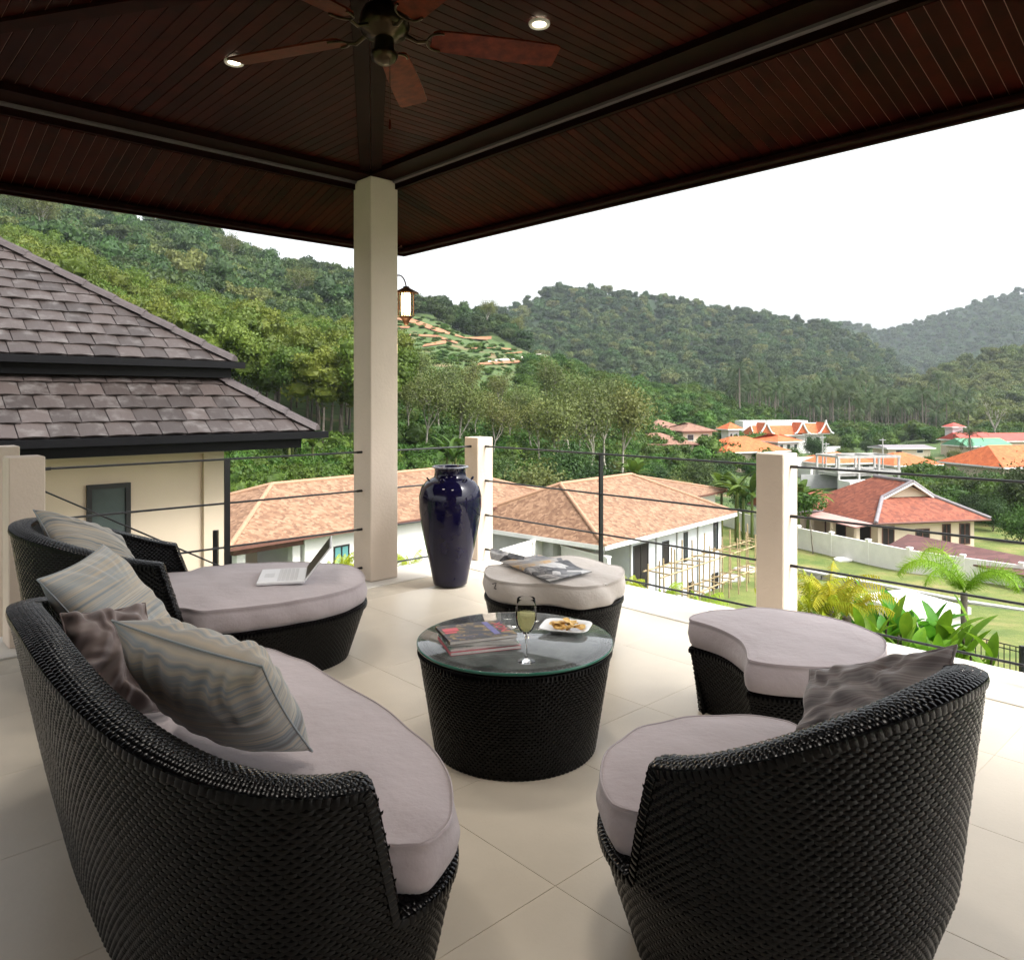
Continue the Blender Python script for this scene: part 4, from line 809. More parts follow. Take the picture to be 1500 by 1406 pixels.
def scatter(name, lab, pts, scl, rot, idx, coll):
    me = bpy.data.meshes.new(name); n = len(pts); me.vertices.add(n); me.vertices.foreach_set('co', np.asarray(pts, np.float32).ravel())
    a = me.attributes.new('scl', 'FLOAT_VECTOR', 'POINT'); a.data.foreach_set('vector', np.asarray(scl, np.float32).ravel())
    a = me.attributes.new('rot', 'FLOAT_VECTOR', 'POINT'); a.data.foreach_set('vector', np.asarray(rot, np.float32).ravel())
    a = me.attributes.new('idx', 'INT', 'POINT'); a.data.foreach_set('value', np.asarray(idx, np.int32)); me.update()
    o = link(name, me); ng = bpy.data.node_groups.new(name, 'GeometryNodeTree'); ng.interface.new_socket('Geometry', in_out='INPUT', socket_type='NodeSocketGeometry'); ng.interface.new_socket('Geometry', in_out='OUTPUT', socket_type='NodeSocketGeometry')
    N = ng.nodes; L = ng.links; gi = N.new('NodeGroupInput'); go = N.new('NodeGroupOutput'); ci = N.new('GeometryNodeCollectionInfo'); ci.inputs['Collection'].default_value = coll; ci.inputs['Separate Children'].default_value = True; ci.inputs['Reset Children'].default_value = True
    ip = N.new('GeometryNodeInstanceOnPoints'); ip.inputs['Pick Instance'].default_value = True
    def at(nm, ty): q = N.new('GeometryNodeInputNamedAttribute'); q.data_type = ty; q.inputs['Name'].default_value = nm; return q
    L.new(gi.outputs[0], ip.inputs['Points']); L.new(ci.outputs[0], ip.inputs['Instance']); s = at('scl', 'FLOAT_VECTOR'); L.new(s.outputs[0], ip.inputs['Scale']); r = at('rot', 'FLOAT_VECTOR'); L.new(r.outputs[0], ip.inputs['Rotation']); ix = at('idx', 'INT'); L.new(ix.outputs[0], ip.inputs['Instance Index'])
    L.new(ip.outputs[0], go.inputs[0]); md = o.modifiers.new('scatter', 'NODES'); md.node_group = ng
    return tag(o, lab, None, None, 'stuff')
def poisson(n, fn, mind, tries=30):
    """n random points from fn(rng)->(k,3), thinned to a minimum spacing in plan"""
    P = fn(n * 3); cell = {}; out = []
    for p in P:
        kx, ky = int(p[0] // mind), int(p[1] // mind); ok = True
        for i in (-1, 0, 1):
            for j in (-1, 0, 1):
                for q in cell.get((kx + i, ky + j), ()):
                    if (q[0] - p[0]) ** 2 + (q[1] - p[1]) ** 2 < mind * mind: ok = False
        if ok: cell.setdefault((kx, ky), []).append(p); out.append(p)
        if len(out) >= n: break
    return np.array(out)
def rz(n): r = np.zeros((n, 3)); r[:, 2] = NR.uniform(0, 6.28, n); return r
C_jung = proto_col('jungle_crown', [mesh_of('jc', *crown(k, 4.4, 7.5, 10, 1300, .36, -1.5, .74, .40), M['leaf_jungle']) for k in range(6)])
C_rub = proto_col('rubber_crown', [mesh_of('rc', *crown(20 + k, 3.2, 6.5, 14, 3400, .135, .5, .70, .36, 1.0), M['leaf_rubber']) for k in range(5)])
C_oliv = proto_col('olive_crown', [mesh_of('oc', *crown(40 + k, 4.2, 6.5, 10, 1200, .36, -1.0, .74, .40), M['leaf_olive']) for k in range(4)])
C_shr = proto_col('shrub_form', [mesh_of('sf', *crown(60 + k, 1.5, 1.7, 9, 1100, .105, -.5, .74, .42), M['leaf_bright']) for k in range(5)])
def frond_palm(seed, nf, Lf, leafmat, droop=1.1, n_seg=9, lw=.35, up=(10, 80), plume=0, azs=None):
    """crown of pinnate fronds (leaflets as quads) returned as V,F quads, centred on the crown base"""
    rs_ = np.random.default_rng(seed); V = []; Fq = []
    def quad(a, b, c, d): n = len(V); V.extend([a, b, c, d]); Fq.append((n, n + 1, n + 2, n + 3))
    for k in range(nf):
        az = (2 * np.pi * k / nf * 2.4 + rs_.uniform(-.3, .3)) if azs is None else azs[k]; el = math.radians(rs_.uniform(*up)); L = Lf * rs_.uniform(.8, 1.1); p = np.zeros(3); hd = np.array([math.cos(az), math.sin(az), 0]); sd_ = np.array([-math.sin(az), math.cos(az), 0]); e = el; prev = p.copy()
        for s in range(n_seg):
            t = s / n_seg; dr = hd * math.cos(e) + np.array([0, 0, math.sin(e)]); nx = prev + dr * L / n_seg; upv = np.cross(sd_, dr); wd = lw * Lf * .55 * math.sin(math.pi * min(.97, t * .85 + .15)) ** .7
            if s > 0:
                for pl in range(plume):
                    b0 = prev + (nx - prev) * rs_.uniform(0, 1); b1 = b0 + (nx - prev) * .14; ra_ = rs_.uniform(0, 6.28); tip = b0 + (sd_ * math.cos(ra_) + upv * math.sin(ra_)) * wd * rs_.uniform(.6, 1.0) + dr * wd * .5 - np.array([0, 0, 1]) * wd * .15
                    quad(b0, b1, tip + (b1 - b0) * .4, tip)
                for sg in (-1, 1):
                    for j in range(3):
                        b0 = prev + (nx - prev) * (j / 3); b1 = prev + (nx - prev) * ((j + .62) / 3); tip = (b0 + b1) / 2 + sd_ * sg * wd * rs_.uniform(.8, 1.1) + dr * wd * .35 - np.array([0, 0, 1]) * wd * rs_.uniform(.15, .5) + upv * .05
                        m_ = (b0 + tip) / 2; quad(b0, b1, tip + (b1 - b0) * .25, tip)
            quad(prev - sd_ * .012 * Lf, prev + sd_ * .012 * Lf, nx + sd_ * .008 * Lf, nx - sd_ * .008 * Lf)
            prev = nx; e -= droop / n_seg * (.5 + t * 1.4)
    return np.array(V), np.array(Fq)
def palm_mesh(seed, h, nf=16, Lf=3.4):
    V, Fq = frond_palm(seed, nf, Lf, None, 1.9, 7, .26, (-15, 75)); V = V + np.array([0, 0, h]); q = MB(); q.tube([(0, 0, -1), (.1, 0, h * .4), (.05, .1, h)], [.2, .15, .11], 6)
    me = bpy.data.meshes.new('palm'); n = len(V); me.from_pydata(V.tolist() + q.v, [], [tuple(f) for f in Fq] + [tuple(i + n for i in f) for f in q.f]); me.materials.append(M['leaf_palm']); me.materials.append(M['bark'])
    me.polygons.foreach_set('material_index', [0] * len(Fq) + [1] * len(q.f)); me.update(); return me
C_palm = proto_col('coconut_palm_form', [palm_mesh(80 + k, 5 + k * 1.0, 20, 3.6) for k in range(5)])

def on_ground(u0, u1, d0, d1, mask=None):
    def f(n):
        u = NR.uniform(u0, u1, n); d = np.sqrt(NR.uniform(d0 ** 2, d1 ** 2, n)); x = (u - CX) / F * d; z = gz(x, d); P = np.stack([x, d, z], -1)
        if mask is not None: P = P[mask(u, d)]
        return P
    return f
def on_hill(fn, u0, u1, k1=.9, k0=0.0):
    def f(n): u = NR.uniform(u0, u1, n); k = NR.uniform(k0, k1, n); return fn(u, k)
    return f
def sc(n, a, b, fl=(.8, 1.25)): s = NR.uniform(a, b, n); return np.stack([s, s, s * NR.uniform(*fl, n)], -1)
def forest(name, lab, P, coll, nproto, a, b, fl=(.85, 1.3)):
    return scatter(name, lab, P, sc(len(P), a, b, fl), rz(len(P)), NR.integers(0, nproto, len(P)), coll)
P = poisson(2600, on_hill(hill_mid, 540, 1425), 6.3); forest('forest', 'dark jungle canopy covering the ridge beyond the valley', P[::1], C_jung, 6, .55, 1.75)
P = poisson(420, on_hill(hill_mid, 560, 1425), 12); forest('forest', 'paler olive crowns scattered over the ridge beyond the valley', P, C_oliv, 4, 1.0, 1.8)
P = poisson(2600, on_hill(hill_far, 1120, 1800), 9.5); forest('forest', 'hazy jungle canopy on the far mountain', P, C_jung, 6, 1.2, 2.0)
P = poisson(1300, on_hill(hill_near, 1240, 1800), 5.6); forest('forest', 'olive tree canopy on the valley side', P, C_oliv, 4, .8, 1.4)
def m_left(u, d):
    edge = np.interp(u, [-400, 0, 250, 400, 500, 560], [150, 150, 150, 150, 152, 300]); return d > edge
P = poisson(2300, on_ground(-300, 560, 140, 350, m_left), 5.2); P[:, 2] += 2.5; forest('forest', 'dark jungle canopy on the left hill', P, C_jung, 6, .55, 1.6)
P = poisson(330, on_ground(-300, 560, 150, 340, m_left), 11); P[:, 2] += 3; forest('forest', 'paler crowns scattered over the left hill jungle', P, C_oliv, 4, .8, 1.5)
P = poisson(300, on_ground(540, 770, 285, 350), 5.0); P[:, 2] += 1.5; forest('forest', 'trees along the crest of the cleared slope', P, C_jung, 6, .5, 1.15)
def m_rub(u, d):
    edge = np.interp(u, [-400, 0, 250, 400, 500, 560], [152, 152, 152, 152, 154, 150]); return d < edge
P = poisson(2200, on_ground(-260, 575, 66, 185, m_rub), 3.0); P[:, 2] += 3.6 + NR.uniform(-1, 1, len(P)); forest('plantation_canopy', 'yellow green rubber plantation canopy behind the dark roof', P, C_rub, 5, .85, 1.25, (.9, 1.2))
tr_me = [MB().tube([(0, 0, -1), (.15, .1, 4), (.1, .3, 9)], [.16, .12, .06], 5).mesh('stem') for k in range(1)]; tr_me[0].materials.append(M['bark']); C_stem = proto_col('stem_form', tr_me)
P2 = P[P[:, 1] < 105].copy(); P2[:, 2] -= 3.6; forest('plantation_stems', 'thin grey stems under the plantation canopy', P2, C_stem, 1, .9, 1.2, (.42, .55))
# undergrowth on the bank behind the shingle roofs
def m_und(u, d): return (d < 74) | (u < 0)
def off_house(P):
    a = math.radians(49); ox, oy = -11.53 + .6 * (math.cos(a) - math.sin(a)), 31.11 + .6 * (math.sin(a) + math.cos(a)); lx_ = (P[:, 0] - ox) * math.cos(a) + (P[:, 1] - oy) * math.sin(a); ly_ = -(P[:, 0] - ox) * math.sin(a) + (P[:, 1] - oy) * math.cos(a)
    return P[~((lx_ > -6) & (lx_ < 24) & (ly_ > -4) & (ly_ < np.where(lx_ < 6.5, 18.5, 11.5)))]
P = off_house(poisson(1300, on_ground(-60, 860, 44, 72, None), 1.2)); P[:, 2] += .2; forest('undergrowth', 'bright green undergrowth on the bank behind the shingle roofs', P, C_shr, 5, .7, 1.5)
P = poisson(900, on_ground(560, 1000, 66, 150, lambda u, d: (u < 800) | (d > 95)), 2.0); P[:, 2] += .3; forest('undergrowth', 'green undergrowth below the thin rubber trees', P, C_shr, 5, .8, 1.9)
P = poisson(700, on_ground(560, 860, 150, 280, None), 2.3); P = P[NR.random(len(P)) < .6]; forest('crop_rows', 'low green planting on the cleared terraced slope', P, C_shr, 5, .6, 1.25, (.5, .8))
P = poisson(900, on_ground(760, 1130, 120, 275, lambda u, d: (CH - gz((u - CX) / F * d, d)) / d * F + HY > 535), 3.2); P[:, 2] += .6; forest('scrub', 'bright green scrub on the spur above the brown roofs', P, C_shr, 5, 1.1, 2.4)
P = poisson(300, on_ground(1075, 1420, 235, 345), 5.2); forest('palm_grove', 'coconut palm grove at the foot of the ridge', P, C_palm, 5, 1.15, 1.75)
P = poisson(260, on_ground(1040, 1600, 200, 275), 4.0); P[:, 2] += .5; forest('scrub', 'green scrub between the far houses and the palm grove', P, C_shr, 5, 1.4, 3.2)
P = poisson(130, on_ground(1380, 1700, 235, 330), 6.0); P[:, 2] += 1.5; forest('grove', 'grey green trees at the foot of the olive slope', P, C_oliv, 4, .8, 1.3)
# cleared slope: bare red soil bands and the pale road
M['soil'] = mat('red soil', (.33, .15, .075), .95, .3, .3, bump=.4, bscale=2); M['road'] = mat('pale dirt road', (.55, .49, .42), .95, .2, .5)
def band(name, lab, pix, w, mt, d):
    q = MB(); pts = []
    for (u, v) in pix:                          # find where the sight line meets the slope
        dd = np.linspace(120, 330, 600); zz_ = gz((u - CX) / F * dd, dd); zs = CH - (v - HY) / F * dd; k = np.argmax(zz_ > zs) if (zz_ > zs).any() else np.argmin(np.abs(zz_ - zs)); pts.append((u, dd[k]))
    rows = []
    for (u, dd) in pts:
        x = (u - CX) / F * dd; r_ = []
        for j in range(5): y = dd + (j / 4 - .5) * w; r_.append(Vector((x, y, float(gz(x, y)) + .35)))
        rows.append(r_)
    q.loft(rows, False, False, 0, True); return tag(q.build(name, mt), lab, None, None, 'structure')
band('earth_bank', 'bare red earth bank on the cleared slope', [(490, 470), (520, 468), (560, 462), (600, 470), (640, 484), (680, 496), (715, 497)], 8, M['soil'], 230)
band('earth_bank', 'lower bare red earth track on the cleared slope', [(620, 508), (650, 503), (690, 497), (720, 496)], 7, M['soil'], 230)
band('dirt_road', 'pale dirt road curving round the cleared slope', [(715, 531), (745, 528), (770, 525), (785, 521), (793, 514)], 6, M['road'], 230)
band('earth_bank', 'red earth cutting below the dirt road', [(700, 535), (730, 533), (760, 531), (790, 528), (800, 524)], 7, M['soil'], 220)
for kk, px_ in enumerate(([(590, 452), (620, 449), (650, 455), (680, 466)], [(600, 492), (640, 494), (670, 504)], [(690, 512), (720, 511), (750, 513)], [(720, 521), (745, 519), (765, 517)], [(500, 486), (520, 484), (560, 480), (600, 481)])): band('earth_bank', ('short red earth step near the crest', 'narrow red earth step in the planting', 'red earth step above the dirt road', 'small earth step beside the dirt road', 'red earth step left of the lantern')[kk] + ' of the cleared slope', px_, 3.5, M['soil'], 230)

# ---------------------------------------------------------------- single trees
def limb(q, p, d, L, r, depth, rs_, tips, kids=3):
    p1 = p + d * L; q.tube([p, p + d * L * .5 + Vector((rs_.uniform(-1, 1), rs_.uniform(-1, 1), 0)) * L * .06, p1], [r, r * .8, r * .6], 5); tips.append(p1)
    if depth:
        for k in range(kids):
            nd = (d + Vector((rs_.uniform(-1, 1), rs_.uniform(-1, 1), rs_.uniform(-.1, .6))) * .55).normalized(); limb(q, p + d * L * rs_.uniform(.6, 1), nd, L * rs_.uniform(.5, .75), r * .55, depth - 1, rs_, tips, kids)
TREEMESH = {}
def tree_proto(key, h, R, mt, bark, size, nleaf, dens, r0, lean=.1, bare=.45, fill=0.0, depth=3):
    rs_ = random.Random(hash(key) % 1000 if not isinstance(key, int) else key); q = MB(); tips = []
    p = Vector((0, 0, -.6)); d = Vector((rs_.uniform(-lean, lean), rs_.uniform(-lean, lean), 1)).normalized(); limb(q, p, d, h * bare, r0, 0, rs_, []); top = p + d * h * bare
    for k in range(4): limb(q, top, Vector((rs_.uniform(-.5, .5), rs_.uniform(-.5, .5), 1)).normalized(), h * rs_.uniform(.22, .34), r0 * .55, depth - 1, rs_, tips, 3)
    rn = np.random.default_rng(key); T_ = np.array([t[:] for t in tips]); c = T_[:, :2].mean(0); sel = rn.integers(0, len(T_), nleaf); off = rn.normal(0, 1, (nleaf, 3)) * R * dens; P = T_[sel] + off; nrm = off / (np.linalg.norm(off, axis=1)[:, None] + 1e-9) + np.array([0, 0, .5])
    lv = leaves(P, nrm, size, rn, .9); core = None
    if fill: core = joinm([blob(t + rn.normal(0, .3, 3), (R * fill * rn.uniform(.6, 1.1),) * 3, rn) for t in T_[rn.choice(len(T_), 10)]])
    cm = mesh_of('crown', lv, core, mt); tm = q.mesh('trunk'); tm.materials.append(bark); return cm, tm
def plant_tree(name, label, x, y, z, cm, tm, s=1.0, rot=0.0, group=None, sz=1.0):
    root = empty(name, (x, y, z), label, 'tree', group)
    for nm, me in (('trunk', tm), ('crown', cm)):
        o = bpy.data.objects.new(nm, me); col.objects.link(o); o.parent = root; o.scale = (s, s, s * sz); o.rotation_euler = (0, 0, rot)
    return root
RT = [tree_proto(100 + k, 15, 2.6, M['leaf_olive'], M['bark_pale'], .20, 3600, .42, .22, .12, .40) for k in range(4)]
rub_spots = [(600, 86), (640, 92), (672, 80), (700, 96), (722, 84), (745, 98), (790, 88), (815, 78), (835, 95), (868, 84), (890, 100), (915, 90), (655, 108), (765, 112), (855, 115), (612, 118), (690, 122), (730, 125), (800, 120), (885, 122), (625, 78), (778, 100), (845, 102)]
ADJ = ['below the red earth track', 'beside the big round bush', 'behind the shingle roof ridge', 'near the spur foot']
for i, (u, d) in enumerate(rub_spots):
    low = .76 if u < 800 else 1.0
    x = (u - CX) / F * d; z = float(gz(x, d)); cm, tm = RT[i % 4]
    plant_tree('rubber_tree', 'slender pale-stemmed rubber tree with thin feathery crown in the loose stand behind the shingle roofs', x, d, z, cm, tm, RNG.uniform(.68, .86) * low, RNG.uniform(0, 6.28), 'loose stand of pale-stemmed rubber trees')
for (u, d, s_, l_) in ((60, 215, 1.25, 'tall pale-trunked tree above the dark roof ridge on the left hill'), (20, 225, 1.2, 'tall pale-trunked tree at the top edge of the left hill'), (447, 235, 1.1, 'tall pale-trunked tree alone on the hill left of the pillar'), (715, 300, .9, 'open-crowned tree on the crest right of the lantern'), (762, 310, .85, 'open-crowned tree at the end of the cleared crest'), (340, 300, 1.0, 'open-crowned tree breaking the skyline left of the pillar')):
    x = (u - CX) / F * d; plant_tree('emergent_tree', l_, x, d, float(gz(x, d)), *RT[int(u) % 4], s_, u * .7)
DT = [tree_proto(120 + k, 8, 1.7, M['leaf_jungle'], M['dark_bark'], .15, 8000, .5, .2, .1, .16, .5) for k in range(3)]
BT = [tree_proto(130 + k, 6, 1.5, M['leaf_bright'], M['dark_bark'], .13, 7000, .5, .15, .1, .16, .5) for k in range(3)]
OT = [tree_proto(140 + k, 7, 1.5, M['leaf_olive'], M['bark'], .13, 7000, .5, .15, .12, .2, .45) for k in range(3)]
def T_at(kind, u, vtop, d, label, h0, group=None, name='tree', dz=0.0):
    x = (u - CX) / F * d; z = float(gz(x, d)) + dz; top = CH - (vtop - HY) / F * d; s = max(.3, (top - z) / h0); cm, tm = kind; return plant_tree(name, label, x, d, z, cm, tm, s, RNG.uniform(0, 6.28), group)
T_at(OT[0], 775, 618, 62, 'big round olive bush-like tree behind the corner post', 8.6, name='bushy_tree')
T_at(DT[0], 735, 640, 70, 'dark leafy tree just behind the corner post', 9.0, name='leafy_tree')
KIND = {**{id(t_): 'dark green leafy' for t_ in DT}, **{id(t_): 'bright green leafy' for t_ in BT}, **{id(t_): 'pale olive leafy' for t_ in OT}}
g1 = 'trees between the shingle roofs and brown roofs, '
for k, (u, v, d, kd) in enumerate([(835, 630, 72, DT[1]), (880, 655, 66, DT[2]), (925, 668, 74, BT[0]), (960, 660, 84, DT[0]), (990, 668, 80, OT[1]), (1025, 660, 88, DT[1]), (1058, 668, 92, DT[2]), (1085, 676, 82, BT[1]), (1060, 658, 112, DT[0]), (960, 662, 100, BT[2]), (905, 655, 95, OT[0]), (1100, 655, 120, BT[0])]):
    T_at(kd, u, v, d, KIND[id(kd)] + ' tree in the belt between the shingle roofs and the brown roofs', 8.5, g1 + KIND[id(kd)], 'leafy_tree')
P = poisson(260, on_ground(1330, 1640, 76, 112), 2.2); P[:, 2] += .4; forest('undergrowth', 'dark undergrowth beneath the trees behind the brick-red roof', P, C_shr, 5, 1.0, 2.2)
g2 = 'trees behind the brick-red roof, '
for k, (u, v, d, kd) in enumerate([(1370, 690, 82, DT[0]), (1405, 680, 90, DT[1]), (1440, 675, 80, DT[2]), (1478, 668, 74, BT[0]), (1515, 660, 72, DT[1]), (1345, 700, 92, DT[2]), (1495, 705, 64, BT[1]), (1465, 690, 88, DT[0]), (1390, 705, 78, BT[2]), (1425, 712, 74, DT[1]), (1455, 716, 70, DT[2])]):
    T_at(kd, u, v, d, KIND[id(kd)] + ' tree in the dense row behind the brick-red roof', 8.5, g2 + KIND[id(kd)], 'leafy_tree')
g3 = 'trees among the far orange roofs, '
for k, (u, v, d, kd) in enumerate([(1130, 628, 165, OT[0]), (1160, 640, 140, BT[2]), (1190, 632, 160, DT[1]), (1235, 640, 170, BT[0]), (1270, 638, 175, DT[2]), (1300, 645, 165, BT[1]), (1335, 640, 160, DT[0]), (1395, 645, 150, OT[1]), (1400, 668, 118, DT[1]), (1430, 660, 130, BT[2]), (1250, 650, 150, OT[2]), (1360, 655, 140, BT[0]), (1465, 640, 170, DT[2]), (1215, 622, 200, OT[1]), (1320, 625, 205, DT[0]), (1400, 615, 210, OT[2])]):
    T_at(kd, u, v, d, 'small ' + KIND[id(kd)] + ' tree growing among the far orange roofs', 8.5, g3 + KIND[id(kd)], 'small_tree')
# single coconut palm and the bare grey tree
pu, pd = 1420, 118; x = (pu - CX) / F * pd; z = float(gz(x, pd)); root = empty('coconut_palm', (x, pd, z), 'tall single coconut palm beside the red and green roofs', 'palm tree')
hh = CH - (640 - HY) / F * pd - z; V, Fq = frond_palm(5, 18, 3.3, None, 1.9, 8, .22, (-20, 80)); V = V + np.array([x, pd, z + hh]); npmesh('crown', V, Fq, M['leaf_palm'], root, False)
q = MB(); q.tube([(x, pd, z - .5), (x + .25, pd, z + hh * .5), (x, pd, z + hh)], [.2, .15, .12], 7); q.build('trunk', M['bark'], root)
cm, tm = tree_proto(150, 12, 2.4, M['leaf_olive'], M['bark_pale'], .22, 500, .5, .3, .1, .3); x = (1457 - CX) / F * 215; plant_tree('bare_tree', 'nearly leafless grey tree at the foot of the olive slope', x, 215, float(gz(x, 215)), cm, tm, 1.25)
# ================================================================ houses
def roof_mat(name, a, b_, c_, sp=9.0, rows=3.0, rough=.8):
    m = bpy.data.materials.new(name); m.use_nodes = True; nt = m.node_tree; b = nt.nodes['Principled BSDF']; b.inputs['Roughness'].default_value = rough
    v = coords(nt, (1, 1, 1.0)); vo = nt.nodes.new('ShaderNodeTexVoronoi'); vo.inputs['Scale'].default_value = sp; nt.links.new(v, vo.inputs['Vector']); se = nt.nodes.new('ShaderNodeSeparateColor'); nt.links.new(vo.outputs['Color'], se.inputs[0])
    n = noise(nt, v, .5, 5, .6); mx = nt.nodes.new('ShaderNodeMix'); mx.data_type = 'FLOAT'; mx.inputs[0].default_value = .35; nt.links.new(se.outputs[0], mx.inputs[2]); nt.links.new(n.outputs['Fac'], mx.inputs[3])
    r = ramp(nt, [(.2, a), (.5, b_), (.85, c_)]); nt.links.new(mx.outputs[0], r.inputs[0]); nt.links.new(r.outputs[0], b.inputs['Base Color'])
    wv = nt.nodes.new('ShaderNodeTexWave'); wv.bands_direction = 'Z'; wv.wave_profile = 'SAW'; wv.inputs['Scale'].default_value = rows; wv.inputs['Distortion'].default_value = .3; nt.links.new(v, wv.inputs['Vector'])
    bp = nt.nodes.new('ShaderNodeBump'); bp.inputs['Strength'].default_value = .9; bp.inputs['Distance'].default_value = .04; nt.links.new(wv.outputs['Fac'], bp.inputs['Height']); nt.links.new(bp.outputs[0], b.inputs['Normal']); return m
M['shingle'] = roof_mat('tan shingle', (.145, .074, .041), (.215, .117, .065), (.315, .19, .115), 6.0, 2.2)
M['shingle_pale'] = mat('pale hip shingle', (.36, .21, .13), .85, .1, 6)
M['brown_tile'] = roof_mat('brown roof tile', (.17, .085, .055), (.23, .12, .08), (.29, .16, .11), 3.0, 2.0)
M['orange_tile'] = roof_mat('orange roof tile', (.40, .085, .022), (.50, .115, .030), (.56, .15, .045), 3.0, 2.0)
M['red_tile'] = roof_mat('brick red roof tile', (.14, .034, .018), (.21, .054, .026), (.27, .08, .04), 4.0, 2.6)
M['maroon'] = roof_mat('maroon sheet roof', (.085, .035, .032), (.11, .045, .04), (.14, .06, .055), 2.0, .5); M['green_sheet'] = mat('green sheet roof', (.10, .28, .16), .6, .15, .6); M['red_sheet'] = mat('red sheet roof', (.45, .07, .05), .6, .15, .6)
M['grey_trim'] = mat('grey ridge cap', (.22, .20, .21), .7, .15, 3); M['white_trim'] = mat('white fascia', (.72, .71, .69), .6, .06, 2); M['brown_trim'] = mat('brown fascia', (.12, .05, .035), .6, .2, 3)
M['wall_white'] = mat('off white render', (.66, .645, .615), .85, .07, .8); M['wall_cream'] = mat('cream render', (.60, .50, .38), .85, .07, .8); M['wall_grey'] = mat('raw grey render', (.42, .42, .415), .9, .15, 1.0); M['wall_blue'] = mat('pale blue white render', (.58, .605, .635), .85, .18, .7)
M['dark_frame'] = mat('black window frame', (.012, .012, .012), .45); M['pane'] = mat('dark window glass', (.035, .045, .05), .08, spec=.6); M['pane_teal'] = mat('teal window glass', (.10, .26, .26), .12, spec=.6); M['pane_frost'] = mat('frosted window glass', (.060, .078, .075), .25, .3, 1.5, spec=.4)
M['void'] = mat('dark interior', (.015, .012, .010), .9); M['bamboo'] = mat('bamboo pole', (.40, .30, .17), .7, .3, 4); M['concrete'] = mat('pale concrete', (.42, .41, .39), .9, .15, 1.5)
class House:
    def __init__(s, name, label, loc, ang, group=None, cat='house'):
        s.root = empty(name, loc, label, cat, group); s.Mx = Matrix.Translation(loc) @ Matrix.Rotation(ang, 4, 'Z')
    def wall(s, x0, x1, y0, y1, z0, z1, mt='wall_white', name='wall'): q = MB(); q.box(x0, x1, y0, y1, z0, z1, s.Mx); return q.build(name, M[mt], s.root)
    def hip(s, x0, x1, y0, y1, ze, zr, mt, oh=.6, axis='x', ins=None, trim='white_trim', th=.18, caps=None, gab=0.0, name='roof'):
        x0 -= oh; x1 += oh; y0 -= oh; y1 += oh
        if axis == 'x': i = (y1 - y0) / 2 if ins is None else ins; A, B = Vector((x0 + i, (y0 + y1) / 2, zr)), Vector((x1 - i, (y0 + y1) / 2, zr))
        else: i = (x1 - x0) / 2 if ins is None else ins; A, B = Vector(((x0 + x1) / 2, y0 + i, zr)), Vector(((x0 + x1) / 2, y1 - i, zr))
        c = [Vector((x0, y0, ze)), Vector((x1, y0, ze)), Vector((x1, y1, ze)), Vector((x0, y1, ze))]; q = MB(); vs = [s.Mx @ p for p in c + [A, B]]
        fs = [(0, 1, 5, 4), (1, 2, 5), (2, 3, 4, 5), (3, 0, 4)] if axis == 'x' else [(0, 1, 4), (1, 2, 5, 4), (2, 3, 5), (3, 0, 4, 5)]
        q.add(vs, fs + [(3, 2, 1, 0)]); r = q.build(name, M[mt], s.root)
        f = MB()
        for k in range(4):
            a, b = c[k], c[(k + 1) % 4]; d = (b - a).normalized(); n = Vector((d.y, -d.x, 0)); a2, b2 = a + n * .03 - d * .03, b + n * .03 + d * .03
            f.hexa([s.Mx @ p for p in (a2 + Vector((0, 0, -th)), b2 + Vector((0, 0, -th)), b2 - n * .05 + Vector((0, 0, -th)), a2 - n * .05 + Vector((0, 0, -th)), a2 + Vector((0, 0, -.005)), b2 + Vector((0, 0, -.005)), b2 - n * .05 + Vector((0, 0, -.005)), a2 - n * .05 + Vector((0, 0, -.005)))])
        f.build('fascia', M[trim], r)
        if caps:
            for (a, b) in ([(A, B)] + ([(c[0], A), (c[3], A), (c[1], B), (c[2], B)] if axis == 'x' else [(c[0], A), (c[1], A), (c[2], B), (c[3], B)])):
                k = MB(); k.tube([s.Mx @ (a + Vector((0, 0, .02))), s.Mx @ (b + Vector((0, 0, .02)))], .12, 6); k.build('ridge_cap', M[caps], r)
        return r
    def opening(s, face, p, z, w, h, pane='pane', frame='dark_frame', name='window', mull=0, fr=.07, dpt=.05):
        """face: ('x'|'y', sign, coordinate); p: centre along the face"""
        ax_, sg, cc = face
        def P(a, b, o): return s.Mx @ (Vector((cc + sg * o, a, b)) if ax_ == 'x' else Vector((a, cc + sg * o, b)))
        def bx(a0, a1, b0, b1, o0, o1):
            q = [P(a0, b0, o0), P(a1, b0, o0), P(a1, b0, o1), P(a0, b0, o1), P(a0, b1, o0), P(a1, b1, o0), P(a1, b1, o1), P(a0, b1, o1)]; return q
        q = MB(); a0, a1 = p - w / 2, p + w / 2
        for r in ((a0, a1, z, z + fr), (a0, a1, z + h - fr, z + h), (a0, a0 + fr, z + fr, z + h - fr), (a1 - fr, a1, z + fr, z + h - fr)): q.hexa(bx(*r, .004, dpt))
        for k in range(mull): c_ = a0 + w * (k + 1) / (mull + 1); q.hexa(bx(c_ - fr / 2, c_ + fr / 2, z + fr, z + h - fr, .006, dpt))
        f = q.build(name, M[frame], s.root); q = MB(); q.hexa(bx(a0 + fr * .5, a1 - fr * .5, z + fr * .5, z + h - fr * .5, .003, .02)); q.build('pane', M[pane], f); return f
    def box(s, name, mt, x0, x1, y0, y1, z0, z1): return s.wall(x0, x1, y0, y1, z0, z1, mt, name)
